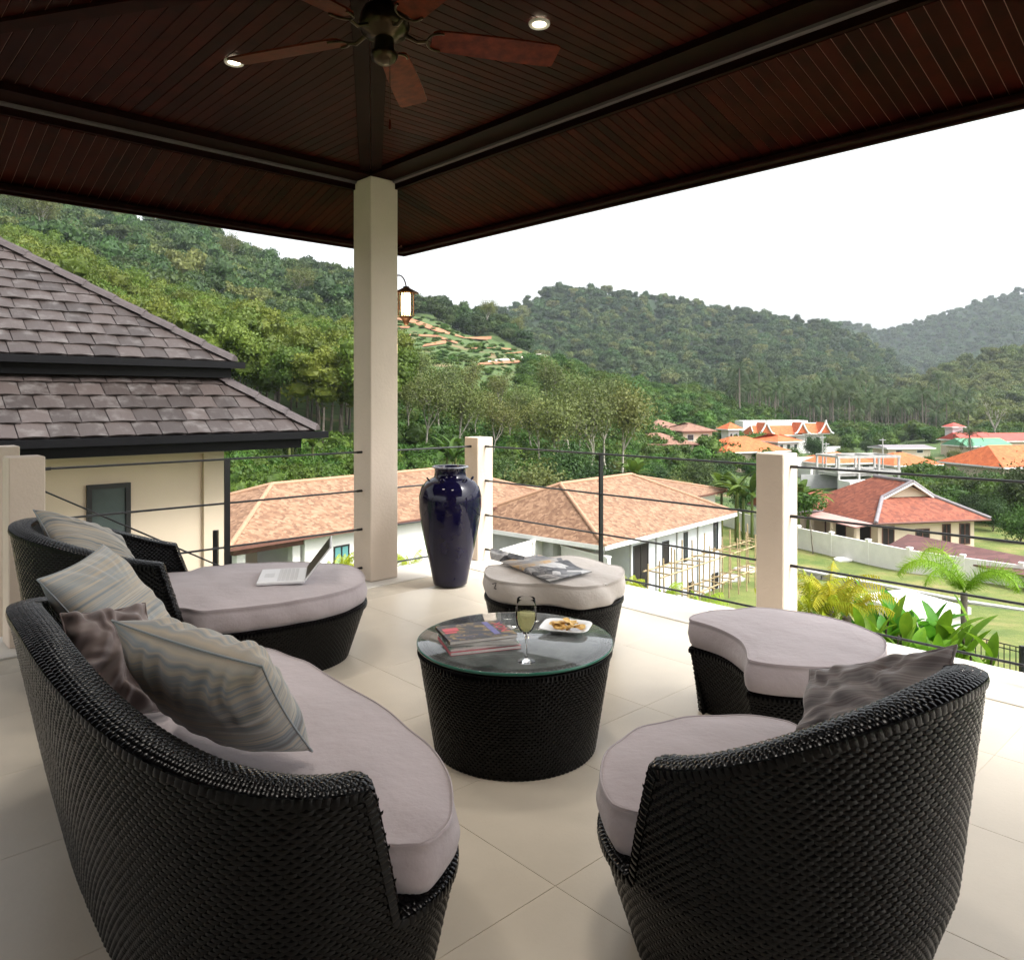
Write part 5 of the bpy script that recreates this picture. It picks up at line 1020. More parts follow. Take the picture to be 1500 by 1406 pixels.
def clip_poly(poly, a, b, c):                   # keep a*x+b*y+c >= 0
    out = []
    for i in range(len(poly)):
        p, q = poly[i], poly[(i + 1) % len(poly)]; dp = a * p[0] + b * p[1] + c; dq = a * q[0] + b * q[1] + c
        if dp >= 0: out.append(p)
        if (dp >= 0) != (dq >= 0): t = dp / (dp - dq); out.append((p[0] + (q[0] - p[0]) * t, p[1] + (q[1] - p[1]) * t))
    return out

# ---- the dark tiled house next door
def dark_tile_mat():
    m = mat('weathered dark brown roof tile', (.044, .034, .031), .40, rnd=.32, spec=.5); nt = m.node_tree; b = nt.nodes['Principled BSDF']; src = b.inputs['Base Color'].links[0].from_socket
    v = coords(nt, (1, 1, 1), 'Generated'); oi = nt.nodes.new('ShaderNodeObjectInfo'); ad = nt.nodes.new('ShaderNodeVectorMath'); ad.operation = 'ADD'; sc_ = nt.nodes.new('ShaderNodeMath'); sc_.operation = 'MULTIPLY'; sc_.inputs[1].default_value = 91; nt.links.new(oi.outputs['Random'], sc_.inputs[0]); nt.links.new(v, ad.inputs[0]); nt.links.new(sc_.outputs[0], ad.inputs[1])
    n = noise(nt, ad.outputs[0], 1.6, 7, .68); r = ramp(nt, [(.52, (0, 0, 0)), (.80, (1, 1, 1))]); nt.links.new(n.outputs['Fac'], r.inputs[0]); mx = nt.nodes.new('ShaderNodeMix'); mx.data_type = 'RGBA'; nt.links.new(r.outputs[0], mx.inputs[0]); nt.links.new(src, mx.inputs[6]); mx.inputs[7].default_value = (.14, .128, .122, 1); nt.links.new(mx.outputs[2], b.inputs['Base Color']); return m
M['dark_tile'] = dark_tile_mat(); M['gutter'] = mat('black gutter', (.005, .005, .006), .5, .2, 5, spec=.15); M['dark_ridge'] = mat('dark ridge tile', (.055, .042, .041), .6, .35, 8)
nh = empty('neighbour_house', (-4.5, 10.0, -6), 'cream house next door under two tiers of dark brown roof tiles', 'house')
def tiled_plane(corner, z0, tan_, run, length, gauge=.235, wid=.265, roofname='roof'):
    """roof plane rising along +E1 from an eave that starts at corner and runs along -E2; hip at the corner end"""
    cs = math.cos(math.atan(tan_)); sn = math.sin(math.atan(tan_)); U = -E2; Vv = (E1 * cs + Vector((0, 0, sn))); Nn = U.cross(Vv); Nn = Nn if Nn.z > 0 else -Nn
    SL = run / cs; under = MB(); o = Vector((corner[0], corner[1], z0)); under.add([o - Nn * .03, o + U * length - Nn * .03, o + U * length + Vv * SL - Nn * .03, o + U * (SL * cs) + Vv * SL - Nn * .03], [(0, 1, 2, 3)])
    # hip slope on the far side
    V2 = (-E2 * cs + Vector((0, 0, sn))); under.add([o - Vector((0, 0, .03)), o + U * run + Vv * SL - Nn * .03, o + E1 * length + V2 * SL, o + E1 * length], [(0, 1, 2, 3)])
    r = under.build(roofname, M['dark_ridge'], nh); row = 0; y = 0.0
    while y < SL - .02:
        y1 = min(y + gauge + .05, SL); off = (row % 2) * wid * .5 + (row * .07) % .1; x = -wid + off - .0
        while x < length:
            poly = clip_poly([(x + .004, y), (x + wid - .004, y), (x + wid - .004, y1), (x + .004, y1)], 1.0, -cs, .01)
            if len(poly) >= 3 and max(p[0] for p in poly) - min(p[0] for p in poly) > .03:
                q = MB(); jt = RNG.uniform(-.003, .004); n_ = len(poly)
                def P(p, h): f = (p[1] - y) / (gauge + .05); xx = (p[0] - x) / wid - .5; return o + U * p[0] + Vv * p[1] + Nn * (h + .026 * (1 - f) + jt + .010 * math.cos(xx * 3.6) - .006)
                if n_ == 4 and abs(poly[0][0] - x - .004) < 1e-6:
                    for k in range(4):
                        a_, b_ = x + .004 + (wid - .008) * k / 4, x + .004 + (wid - .008) * (k + 1) / 4; pp = [(a_, y), (b_, y), (b_, y1), (a_, y1)]; q.add([P(p, 0) for p in pp], [(0, 1, 2, 3)], 0, True); q.add([P(pp[0], 0), P(pp[1], 0), P(pp[1], -.018), P(pp[0], -.018)], [(0, 3, 2, 1)])
                else: q.add([P(p, 0) for p in poly] + [P(p, -.018) for p in poly], [tuple(range(n_))] + [(i, n_ + i, n_ + (i + 1) % n_, (i + 1) % n_) for i in range(n_)])
                q.build('tile', M['dark_tile'], r)
            x += wid
        y += gauge; row += 1
    # hip capping in short lengths
    hv = (U * run + Vv * SL); L = hv.length; hd = hv / L; k = 0.0
    while k < L:
        e = min(k + .42, L); q = MB(); sd_ = hd.cross(Vector((0, 0, 1))).normalized()
        def ring(t, lift): c_ = o + hd * t + Vector((0, 0, .045 + lift)); return [c_ - sd_ * .10 - Vector((0, 0, .055)), c_ - sd_ * .06 + Vector((0, 0, .0)), c_ + Vector((0, 0, .02)), c_ + sd_ * .06, c_ + sd_ * .10 - Vector((0, 0, .055))]
        q.loft([ring(k, .018), ring(e + .02, 0)], False, False, 0, False); q.add(ring(k, .018), [(0, 1, 2, 3, 4)]); q.build('hip_cap', M['dark_ridge'], r); k = e
    return r
CL = W(466, 631, 9.5); zl = CL.z; CU = Vector((CL.x, CL.y, 0)) + (E1 - E2) * .74; zu = 1.885
rf1 = tiled_plane((CL.x, CL.y), zl, .75, .95, 7.5); rf2 = tiled_plane((CU.x, CU.y), zu, .71, 3.6, 7.0)
def gutter(corner, z, L, h, drop, par):
    o = Vector((corner[0], corner[1], z)); q = MB(); A = o + E2 * .09 - E1 * .10
    q.hexa([A + Vector((0, 0, -.085)), A - E2 * L + Vector((0, 0, -.085)), A - E2 * L + E1 * .1 + Vector((0, 0, -.085)), A + E1 * .1 + Vector((0, 0, -.085)), A + Vector((0, 0, -.005)), A - E2 * L + Vector((0, 0, -.005)), A - E2 * L + E1 * .1 + Vector((0, 0, -.005)), A + E1 * .1 + Vector((0, 0, -.005))])
    g_ = q.build('gutter', M['gutter'], par); q = MB(); B = o - E2 * drop + E1 * .012
    q.hexa([B + Vector((0, 0, -h)), B - E2 * L + Vector((0, 0, -h)), B - E2 * L + E1 * .2 + Vector((0, 0, -h)), B + E1 * .2 + Vector((0, 0, -h))] + [p + Vector((0, 0, h - .004)) for p in (B + Vector((0, 0, -h)), B - E2 * L + Vector((0, 0, -h)), B - E2 * L + E1 * .2 + Vector((0, 0, -h)), B + E1 * .2 + Vector((0, 0, -h)))]); q.build('fascia', M['gutter'], par)
gutter((CL.x, CL.y), zl, 7.5, .20, .22, rf1); gutter((CU.x, CU.y), zu, 7.0, .20, .04, rf2)
q = MB(); o = Vector((CL.x, CL.y, 0)) - E2 * .95 + E1 * .62                      # wall corner under the eave
def wallbox(a0, a1, b0, b1, z0, z1): return [o - E2 * a0 + E1 * b0 + Vector((0, 0, z0)), o - E2 * a1 + E1 * b0 + Vector((0, 0, z0)), o - E2 * a1 + E1 * b1 + Vector((0, 0, z0)), o - E2 * a0 + E1 * b1 + Vector((0, 0, z0)), o - E2 * a0 + E1 * b0 + Vector((0, 0, z1)), o - E2 * a1 + E1 * b0 + Vector((0, 0, z1)), o - E2 * a1 + E1 * b1 + Vector((0, 0, z1)), o - E2 * a0 + E1 * b1 + Vector((0, 0, z1))]
q.hexa(wallbox(.0, 6.5, .06, 6, -7, zl + .02)); q.build('wall', M['wall_cream'], nh)
q = MB(); q.hexa(wallbox(-.02, .22, -.0, .3, -7, zl)); q.build('pilaster', M['wall_cream'], nh)
q = MB(); q.hexa([p + Vector((0, 0, 0)) for p in wallbox(.2, 6.5, -.5, .05, zl - .22, zl - .19)]); q.build('soffit', M['wall_cream'], nh)
wz0 = -1.6
def wpt(u):                                     # distance along the wall for a photo column
    best = min(np.linspace(0, 6, 1200), key=lambda a: abs(CX + (o - E2 * a + E1 * .06).x / (o - E2 * a + E1 * .06).y * F - u)); return best
a0, a1 = wpt(190), wpt(126); pw_ = o - E2 * a1; zt_ = CH - (709 - HY) / F * (o - E2 * (a0 + a1) / 2).y
q = MB(); fr = .05
for (x0, x1, z0, z1) in ((a0, a1, zt_ - fr, zt_), (a0, a1, zt_ - 1.25, zt_ - 1.25 + fr), (a0, a0 + fr, zt_ - 1.25 + fr, zt_ - fr), (a1 - fr, a1, zt_ - 1.25 + fr, zt_ - fr)): q.hexa(wallbox(x0, x1, .02, .058, z0, z1))
wf = q.build('window', M['dark_frame'], nh); q = MB(); q.hexa(wallbox(a0 + .02, a1 - .02, .045, .056, zt_ - 1.23, zt_ - .02)); q.build('pane', M['pane_frost'], wf)
# small wall lamp at the house corner
lq = W(323, 700, 9.4); sl = empty('porch_lamp', lq, 'small unlit wall lamp on the corner of the cream house', 'lamp'); q = MB(); q.lathe([(.001, .12), (.03, .12), (.05, .09), (.06, .085)], 10, lq); q.lathe([(.04, -.10), (.03, -.14), (.001, -.16)], 10, lq); q.tube([lq + Vector((-.2, 0, .13)), lq + Vector((0, 0, .13))], .012, 5); q.build('bracket', M['rust'], sl)
q = MB(); q.lathe([(.035, .085), (.035, -.10)], 10, lq); q.build('lamp_glass', M['white_trim'], sl)

AH = math.radians(49); hx = Vector((math.cos(AH), math.sin(AH), 0)); hy = Vector((-math.sin(AH), math.cos(AH), 0))
# ---- long shingle house
eL = G(335, 803, -4.6); base = Vector((eL.x, eL.y, -8.6)); base.z = -8.8; Lh_ = (G(822, 727, -4.6) - eL).length
h1 = House('shingle_house', 'long low house with a tan shingle hip roof behind the chaise and vase', base + hx * .6 + hy * .6, AH)
Lw = Lh_ - 1.2; h1.wall(3.4, Lw, 0, 9, 0, 4.2); h1.wall(0, 3.4, 4, 9, 0, 4.2, 'wall_cream'); h1.hip(0, Lw, 0, 9, 4.2, 6.0, 'shingle', .6, 'x', None, 'brown_trim', .14, 'shingle_pale')
h1.wall(.2, .6, .2, .6, 0, 4.1, 'wall_white', 'porch_post'); h1.wall(2.9, 3.3, .2, .6, 0, 4.1, 'wall_white', 'porch_post'); h1.box('porch_beam', 'brown_trim', 0, 3.4, .1, .5, 3.7, 3.98)
fy = ('y', -1, 0)
for (p_, z_, w_, h_, pn) in ((5.4, 2.3, .9, 1.1, 'pane_teal'), (7.6, 2.3, .9, 1.3, 'pane_teal'), (12.0, 1.8, 1.5, 1.9, 'void'), (16.6, 2.0, .8, 1.3, 'pane'), (18.7, 2.0, .8, 1.3, 'pane')): h1.opening(fy, p_, z_, w_, h_, pn, mull=1 if w_ < 1 else 0)
h1.opening(('y', -1, 4), 1.6, 1.2, 1.1, 2.1, 'void', 'brown_trim', 'door')
h1.box('downpipe', 'wall_white', 15.0, 15.1, -.09, -.01, 0, 4.1); h1.box('corner_pier', 'wall_white', Lw - .35, Lw + .06, -.06, .3, 0, 4.15)
h1.wall(-3.0, 4.6, 9.2, 16, 0, 3.9, 'wall_white'); h1.hip(-3.0, 4.6, 9.2, 16, 4.0, 5.75, 'shingle', .6, 'y', None, 'brown_trim', .14, 'shingle_pale', name='rear_roof')
# ---- white house under construction
eK = G(886, 800, -5.6); base = Vector((eK.x, eK.y, ZV)); h2 = House('unfinished_house', 'white two-storey house under construction with tan shingle roof and bamboo scaffolding', base + hx * .7 + hy * .7, AH)
Lb = (G(1060, 749, -5.6) - eK).length - 1.4
h2.wall(2.6, Lb, 0, 7, 0, 4.95, 'wall_blue'); h2.wall(0, 2.6, 3.0, 9, 0, 4.9, 'wall_grey'); h2.wall(0, .3, 0, .3, 0, 4.8, 'wall_grey', 'porch_post')
h2.hip(0, Lb, 0, 9.5, 5.0, 7.3, 'shingle', .7, 'x', 3.6, 'white_trim', .22, 'shingle_pale')
h2.opening(('y', -1, 0), 3.7, 2.0, 1.5, 2.4, 'void', mull=1); h2.opening(('y', -1, 0), 6.3, 2.9, .7, 1.3, 'void'); h2.opening(('y', -1, 0), 8.6, 2.7, .45, 1.7, 'pane'); h2.opening(('y', -1, 0), Lb - .8, 2.8, .6, 1.7, 'pane')
for p_ in (6.3, 9.2, Lb - .9): h2.opening(('y', -1, 0), p_, .4, .8, 1.0, 'void')
h2.opening(('y', -1, 3.0), 1.0, .1, .9, 2.3, 'void', 'brown_trim', 'door')
for x_ in (2.6, 5.2, 7.5, 10.0): h2.box('downpipe', 'wall_grey', x_, x_ + .08, -.09, -.01, 0, 4.9)
scf = empty('bamboo_scaffold', h2.Mx @ Vector((7, -1, 0)), 'bamboo scaffolding poles in front of the unfinished white house', 'scaffold')
for x_ in np.arange(3.2, Lb + 2.6, 1.25):
    for y_ in (-.7, -1.7):
        q = MB(); q.tube([h2.Mx @ Vector((x_ + RNG.uniform(-.1, .1), y_, 0)), h2.Mx @ Vector((x_ + RNG.uniform(-.12, .12), y_ + RNG.uniform(-.1, .1), RNG.uniform(3.2, 4.4)))], .045, 5); q.build('pole', M['bamboo'], scf)
for z_ in (1.5, 3.1):
    for y_ in (-.7, -1.7):
        q = MB(); q.tube([h2.Mx @ Vector((2.8, y_, z_ + RNG.uniform(-.1, .1))), h2.Mx @ Vector((Lb + 2.7, y_, z_ + RNG.uniform(-.15, .15)))], .045, 5); q.build('rail', M['bamboo'], scf)
    for x_ in np.arange(3.2, Lb + 2.5, 1.25):
        q = MB(); q.tube([h2.Mx @ Vector((x_ + .15, -.5, z_ + .05)), h2.Mx @ Vector((x_ + .1, -2.0, z_ + .05 + RNG.uniform(-.1, .1)))], .04, 5); q.build('putlog', M['bamboo'], scf)
# ---- shingle house behind it
pk = W(935, 698, 62); h3 = House('shingle_house', 'tan shingle hip-roofed house behind the unfinished white house', Vector((pk.x, pk.y, -10.2)) - hx * 5 - hy * 4.5, AH)
h3.wall(-2, 9.5, 0, 9, 0, 4.3); h3.hip(-2, 9.5, 0, 9, 4.3, pk.z + 10.2, 'shingle', .7, 'x', None, 'brown_trim', .16, 'shingle_pale'); h3.opening(('y', -1, 0), 3, 2.6, 1.0, 1.2, 'pane', mull=1); h3.opening(('y', -1, 0), 7, 2.6, 1.0, 1.2, 'pane', mull=1)
pk = W(806, 712, 58); h3b = House('shingle_house', 'tan shingle roof wing rising left of the steel railing post', Vector((pk.x, pk.y, -10)) - hx * 5 - hy * 4.0, AH)
h3b.wall(-3.5, 7, 0, 8, 0, 3.6); h3b.hip(-3.5, 7, 0, 8, 3.6, pk.z + 10, 'shingle', .6, 'x', None, 'brown_trim', .16, 'shingle_pale'); h3b.opening(('y', -1, 0), 2, 1.6, 1, 1.2, 'pane', mull=1)
# ---- white panel wall in front of the long shingle house
pw0, pw1 = G(735, 808, -5.9), G(822, 782, -5.9); fw = empty('panel_wall', pw0, 'white panelled garden wall behind the beige ottoman', 'wall'); dr = (pw1 - pw0); Lp = dr.length; dr.normalize(); nr_ = Vector((dr.y, -dr.x, 0)); np_ = 4
for k in range(np_):
    a, b = pw0 + dr * Lp * k / np_, pw0 + dr * Lp * (k + 1) / np_; q = MB(); q.hexa([a + Vector((0, 0, -3)), b + Vector((0, 0, -3)), b - nr_ * .1 + Vector((0, 0, -3)), a - nr_ * .1 + Vector((0, 0, -3)), a, b, b - nr_ * .1, a - nr_ * .1]); q.build('panel', M['wall_white'], fw)
    q = MB(); c_ = b + nr_ * .06; q.hexa([c_ - dr * .12 + Vector((0, 0, -3)), c_ + dr * .12 + Vector((0, 0, -3)), c_ + dr * .12 - nr_ * .22 + Vector((0, 0, -3)), c_ - dr * .12 - nr_ * .22 + Vector((0, 0, -3)), c_ - dr * .12 + Vector((0, 0, .06)), c_ + dr * .12 + Vector((0, 0, .06)), c_ + dr * .12 - nr_ * .22 + Vector((0, 0, .06)), c_ - dr * .12 - nr_ * .22 + Vector((0, 0, .06))]); q.build('pier', M['wall_white'], fw)
a, b = pw0, pw1; q = MB(); q.hexa([p + nr_ * .05 for p in (a, b)] + [b - nr_ * .15, a - nr_ * .15] + [p + nr_ * .05 + Vector((0, 0, .10)) for p in (a, b)] + [b - nr_ * .15 + Vector((0, 0, .10)), a - nr_ * .15 + Vector((0, 0, .10))]); q.build('coping', M['wall_white'], fw)
g0, g1_ = G(822, 800, -6.2), G(890, 818, -6.2); fw2 = empty('garden_wall', g0, 'low cream garden wall below the unfinished house porch', 'wall'); q = MB(); d2 = (g1_ - g0).normalized(); n2 = Vector((-d2.y, d2.x, 0)) * .2; q.hexa([g0 + Vector((0, 0, -3)), g1_ + Vector((0, 0, -3)), g1_ + n2 + Vector((0, 0, -3)), g0 + n2 + Vector((0, 0, -3)), g0, g1_, g1_ + n2, g0 + n2]); q.build('wall_body', M['wall_white'], fw2); q = MB(); n3 = n2 * .25; q.hexa([g0 - n3 + Vector((0, 0, .003)), g1_ - n3 + Vector((0, 0, .003)), g1_ + n2 + n3 + Vector((0, 0, .003)), g0 + n2 + n3 + Vector((0, 0, .003)), g0 - n3 + Vector((0, 0, .08)), g1_ - n3 + Vector((0, 0, .08)), g1_ + n2 + n3 + Vector((0, 0, .08)), g0 + n2 + n3 + Vector((0, 0, .08))]); q.build('coping', M['white_trim'], fw2)

# ---- brick-red roof house with gablet
AR = math.radians(12); rb = Vector((28.0, 58.8, ZV)); rx = Vector((math.cos(AR), math.sin(AR), 0)); ry = Vector((-math.sin(AR), math.cos(AR), 0))
h5 = House('gablet_house', 'bungalow with brick-red tiled roof and pale gablet beyond the boundary wall', rb + rx * .7 + ry * .7, AR)
h5.wall(0, 8.8, 0, 9.5, 0, 2.5, 'wall_cream')
def gablet_roof():
    ze, zr = 2.6, 5.4; x0, x1, y0, y1 = -.8, 9.6, -.8, 10.2; xm = (x0 + x1) / 2; gw, gy, gzz = 2.4, y0 + 2.9, ze + (zr - ze) * .54
    P = {'a': (x0, y0, ze), 'b': (x1, y0, ze), 'c': (x1, y1, ze), 'd': (x0, y1, ze), 'g1': (xm - gw, gy, gzz), 'g2': (xm + gw, gy, gzz), 'r': (xm, gy - .5, zr), 'rb': (xm, y1 - 4.0, zr), 'rg': (xm, gy + .3, zr)}
    K = list(P); V = [h5.Mx @ Vector(P[k]) for k in K]; ix = {k: i for i, k in enumerate(K)}; F_ = [('a', 'b', 'g2', 'g1'), ('b', 'c', 'rb', 'r', 'g2'), ('c', 'd', 'rb'), ('d', 'a', 'g1', 'r', 'rb'), ('d', 'c', 'b', 'a')]
    q = MB(); q.add(V, [tuple(ix[k] for k in f) for f in F_]); r = q.build('roof', M['red_tile'], h5.root)
    q = MB(); q.add([h5.Mx @ Vector(p) for p in ((xm - gw + .2, gy + .06, gzz + .02), (xm + gw - .2, gy + .06, gzz + .02), (xm, gy + .06, zr - .25))], [(0, 1, 2)]); q.build('gablet', M['wall_cream'], r)
    for (a, b) in (('a', 'g1'), ('g1', 'r'), ('r', 'g2'), ('b', 'g2'), ('r', 'rb')):
        q = MB(); q.tube([h5.Mx @ (Vector(P[a]) + Vector((0, 0, .05))), h5.Mx @ (Vector(P[b]) + Vector((0, 0, .05)))], .16, 6); q.build('ridge_cap', M['grey_trim'], r)
    for (a, b) in (('g1', 'r'), ('r', 'g2')):
        q = MB(); q.tube([h5.Mx @ (Vector(P[a]) + Vector((0, -.08, -.12))), h5.Mx @ (Vector(P[b]) + Vector((0, -.08, -.12)))], .10, 5); q.build('bargeboard', M['white_trim'], r)
    for (a, b) in (('a', 'b'), ('d', 'a'), ('b', 'c')):
        q = MB(); q.tube([h5.Mx @ (Vector(P[a]) + Vector((0, 0, -.07))), h5.Mx @ (Vector(P[b]) + Vector((0, 0, -.07)))], .09, 5); q.build('fascia', M['brown_trim'], r)
gablet_roof()
for (p_, w_) in ((.9, 1.1), (4.0, 1.3), (6.2, .8), (7.9, 1.0)): h5.opening(('y', -1, 0), p_, .5 if p_ != 4.0 else 1.1, w_, 1.7 if p_ != 4.0 else .8, 'void', 'brown_trim', mull=1)
for (p_, w_) in ((1.6, 1.6), (4.6, 1.4), (7.2, 1.2)): h5.opening(('x', -1, 0), p_, .4, w_, 1.7, 'void', 'brown_trim')
for p_ in (0, 3.0, 6.0, 9.0): h5.wall(-1.9, -1.6, p_, p_ + .3, 0, 2.35, 'wall_cream', 'porch_post')
M['pink_tile'] = mat('faded pink awning', (.52, .30, .26), .8, .1, 1)
q = MB(); q.add([h5.Mx @ Vector(p) for p in ((-2.3, -.5, 2.28), (-.5, -.7, 2.62), (-.5, 9.6, 2.62), (-2.3, 9.6, 2.28))], [(0, 1, 2, 3)]); q.add([h5.Mx @ Vector(p) for p in ((-2.3, -.5, 2.2), (-.5, -.7, 2.54), (-.5, 9.6, 2.54), (-2.3, 9.6, 2.2))], [(3, 2, 1, 0)]); q.build('porch_awning', M['pink_tile'], h5.root)
h5.hip(-4.5, .5, 6.5, 10.5, 2.7, 4.1, 'red_tile', .5, 'x', .2, 'grey_trim', .15, None, name='side_roof'); h5.wall(-4.3, .3, 6.8, 10.2, 0, 2.6, 'wall_cream', 'side_wall')
cp = empty('carport', G(1400, 805, -8.3), 'long maroon sheet carport roof behind the boundary wall', 'carport'); c1, c2, c3, c4 = G(1300, 799, -9.25), G(1560, 856, -9.25), G(1560, 826, -8.75), G(1330, 782, -8.75)
q = MB(); q.hexa([p - Vector((0, 0, .1)) for p in (c1, c2, c3, c4)] + [c1, c2, c3, c4]); q.build('roof_sheet', M['maroon'], cp)
for a in (c1, c2, c3, c4): q = MB(); q.box(a.x - .08, a.x + .08, a.y - .08, a.y + .08, ZV, a.z - .11); q.build('post', M['steel'], cp)
# ---- boundary wall, lawn, low stone wall, white pavilion, fence
bw = empty('boundary_wall', (23.3, 62, ZV), 'long white boundary wall crossing the lawn', 'wall'); bp_ = [(15.5, 84), (20.0, 74.5), (23.3, 62), (27.5, 52.7), (32.0, 47.8), (40, 41)]
for i in range(len(bp_) - 1):
    a, b = Vector((*bp_[i], 0)), Vector((*bp_[i + 1], 0)); n_ = max(1, int((b - a).length / 3.2)); dr = (b - a).normalized(); nr_ = Vector((-dr.y, dr.x, 0)) * .09
    for k in range(n_):
        p0, p1 = a + (b - a) * k / n_, a + (b - a) * (k + 1) / n_; p1s = p1 - dr * .22
        q = MB(); q.hexa([p0 - nr_ + Vector((0, 0, ZV - .5)), p1s - nr_ + Vector((0, 0, ZV - .5)), p1s + nr_ + Vector((0, 0, ZV - .5)), p0 + nr_ + Vector((0, 0, ZV - .5)), p0 - nr_ + Vector((0, 0, ZV + 1.7)), p1s - nr_ + Vector((0, 0, ZV + 1.7)), p1s + nr_ + Vector((0, 0, ZV + 1.7)), p0 + nr_ + Vector((0, 0, ZV + 1.7))]); q.build('panel', M['white_plaster'], bw)
        q = MB(); q.box(-.11, .11, -.13, .13, ZV - .5, ZV + 1.78, Matrix.Translation(p1 - dr * .11) @ Matrix.Rotation(math.atan2(dr.y, dr.x), 4, 'Z')); q.box(-.16, .16, -.18, .18, ZV + 1.785, ZV + 1.9, Matrix.Translation(p1 - dr * .11) @ Matrix.Rotation(math.atan2(dr.y, dr.x), 4, 'Z')); q.build('pier', M['white_plaster'], bw)
M['lawn'] = bpy.data.materials.new('mown patchy lawn'); M['lawn'].use_nodes = True
nt = M['lawn'].node_tree; b = nt.nodes['Principled BSDF']; b.inputs['Roughness'].default_value = .95; v = coords(nt, (1, 1, 1)); n1 = noise(nt, v, .35, 6, .65); n2 = noise(nt, v, 6, 5, .7)
r = ramp(nt, [(.34, (.085, .135, .020)), (.52, (.16, .19, .040)), (.68, (.27, .23, .085))]); nt.links.new(n1.outputs['Fac'], r.inputs[0]); mx = nt.nodes.new('ShaderNodeMix'); mx.data_type = 'RGBA'; mx.blend_type = 'MULTIPLY'; mx.inputs[0].default_value = .6; r2 = ramp(nt, [(.3, (.55, .55, .55)), (.7, (1.1, 1.1, 1.1))]); nt.links.new(n2.outputs['Fac'], r2.inputs[0]); nt.links.new(r.outputs[0], mx.inputs[6]); nt.links.new(r2.outputs[0], mx.inputs[7]); nt.links.new(mx.outputs[2], b.inputs['Base Color'])
bp = nt.nodes.new('ShaderNodeBump'); bp.inputs['Strength'].default_value = .7; bp.inputs['Distance'].default_value = .08; nt.links.new(n2.outputs['Fac'], bp.inputs['Height']); nt.links.new(bp.outputs[0], b.inputs['Normal'])
gx, gy = np.meshgrid(np.linspace(4, 46, 60), np.linspace(22, 84, 70), indexing='ij'); v_, f_ = gridmesh(np.stack([gx, gy, np.maximum(gz(gx, gy), -50) + .05], -1), False); tag(npmesh('lawn', v_, f_, M['lawn']), 'patchy mown lawn in front of the boundary wall', None, None, 'structure')
M['stone'] = mat('rough grey stone', (.38, .36, .33), .9, .4, 1.6, bump=.9, bscale=3.5)
sw = empty('stone_wall', G(1300, 866, ZV), 'low rough stone wall with pale coping across the lawn', 'wall'); sp_ = [G(1170, 848, ZV), G(1296, 873, ZV), G(1418, 898, ZV), G(1500, 911, ZV), G(1700, 950, ZV)]
for i in range(len(sp_) - 1):
    a, b = sp_[i], sp_[i + 1]; n_ = max(1, int((b - a).length / 1.1)); dr = (b - a).normalized(); nr_ = Vector((-dr.y, dr.x, 0))
    q = MB(); q.hexa([a - nr_ * .05 + Vector((0, 0, .55)), b - nr_ * .05 + Vector((0, 0, .55)), b + nr_ * .4 + Vector((0, 0, .55)), a + nr_ * .4 + Vector((0, 0, .55)), a - nr_ * .05 + Vector((0, 0, .66)), b - nr_ * .05 + Vector((0, 0, .66)), b + nr_ * .4 + Vector((0, 0, .66)), a + nr_ * .4 + Vector((0, 0, .66))]); q.build('coping', M['concrete'], sw)
    for k in range(n_):
        for (z0, z1) in ((-.3, .24), (.25, .548)):
            p0, p1 = a + (b - a) * (k + .03 + (.4 if z0 > 0 and k < n_ - 1 else 0)) / n_, a + (b - a) * (k + .97 + (.4 if z0 > 0 and k < n_ - 1 else 0)) / n_; j = RNG.uniform(-.04, .04); q = MB(); q.hexa([p0 + nr_ * j + Vector((0, 0, z0)), p1 + nr_ * (j + RNG.uniform(-.04, .04)) + Vector((0, 0, z0)), p1 + nr_ * .35 + Vector((0, 0, z0)), p0 + nr_ * .35 + Vector((0, 0, z0)), p0 + nr_ * (j + .05) + Vector((0, 0, z1)), p1 + nr_ * (j + .03) + Vector((0, 0, z1 - RNG.uniform(0, .04))), p1 + nr_ * .35 + Vector((0, 0, z1)), p0 + nr_ * .35 + Vector((0, 0, z1))]); q.build('stone', M['stone'], sw)
pv = House('pavilion', 'flat white roof of a small garden pavilion behind the canna leaves', Vector((15.0, 28.4, -9.4)), math.radians(20), None, 'pavilion'); pv.wall(.2, 2.6, .2, 2.9, 0, 2.6, 'wall_white'); pv.box('roof_slab', 'wall_white', 0, 2.8, 0, 3.1, 2.604, 2.86); pv.opening(('x', 1, 2.6), 1.5, .2, .9, 2.0, 'pane', 'white_trim', 'door')
fe = empty('iron_fence', G(1418, 930, -5.3), 'black iron garden fence beside the young palm', 'fence'); f0, f1 = G(1405, 927, -5.3), G(1497, 949, -5.3); f2 = f1 + Vector((1.2, -9, 0))
for (a, b) in ((f0, f1), (f1, f2)):
    L = (b - a).length; n_ = int(L / .14 / (1 if b is f1 else 1.0)); dr = (b - a) / L
    for z_ in (0, -.12, -1.05): q = MB(); q.tube([a + Vector((0, 0, z_)), b + Vector((0, 0, z_))], .016, 5); q.build('rail', M['steel'], fe)
    for k in range(0, n_ + 1): p_ = a + dr * L * k / n_; q = MB(); q.box(p_.x - .009, p_.x + .009, p_.y - .009, p_.y + .009, p_.z - 1.25, p_.z); q.build('bar', M['steel'], fe)
q = MB(); q.box(f1.x - .05, f1.x + .05, f1.y - .05, f1.y + .05, f1.z - 1.4, f1.z + .06); q.build('post', M['steel'], fe)

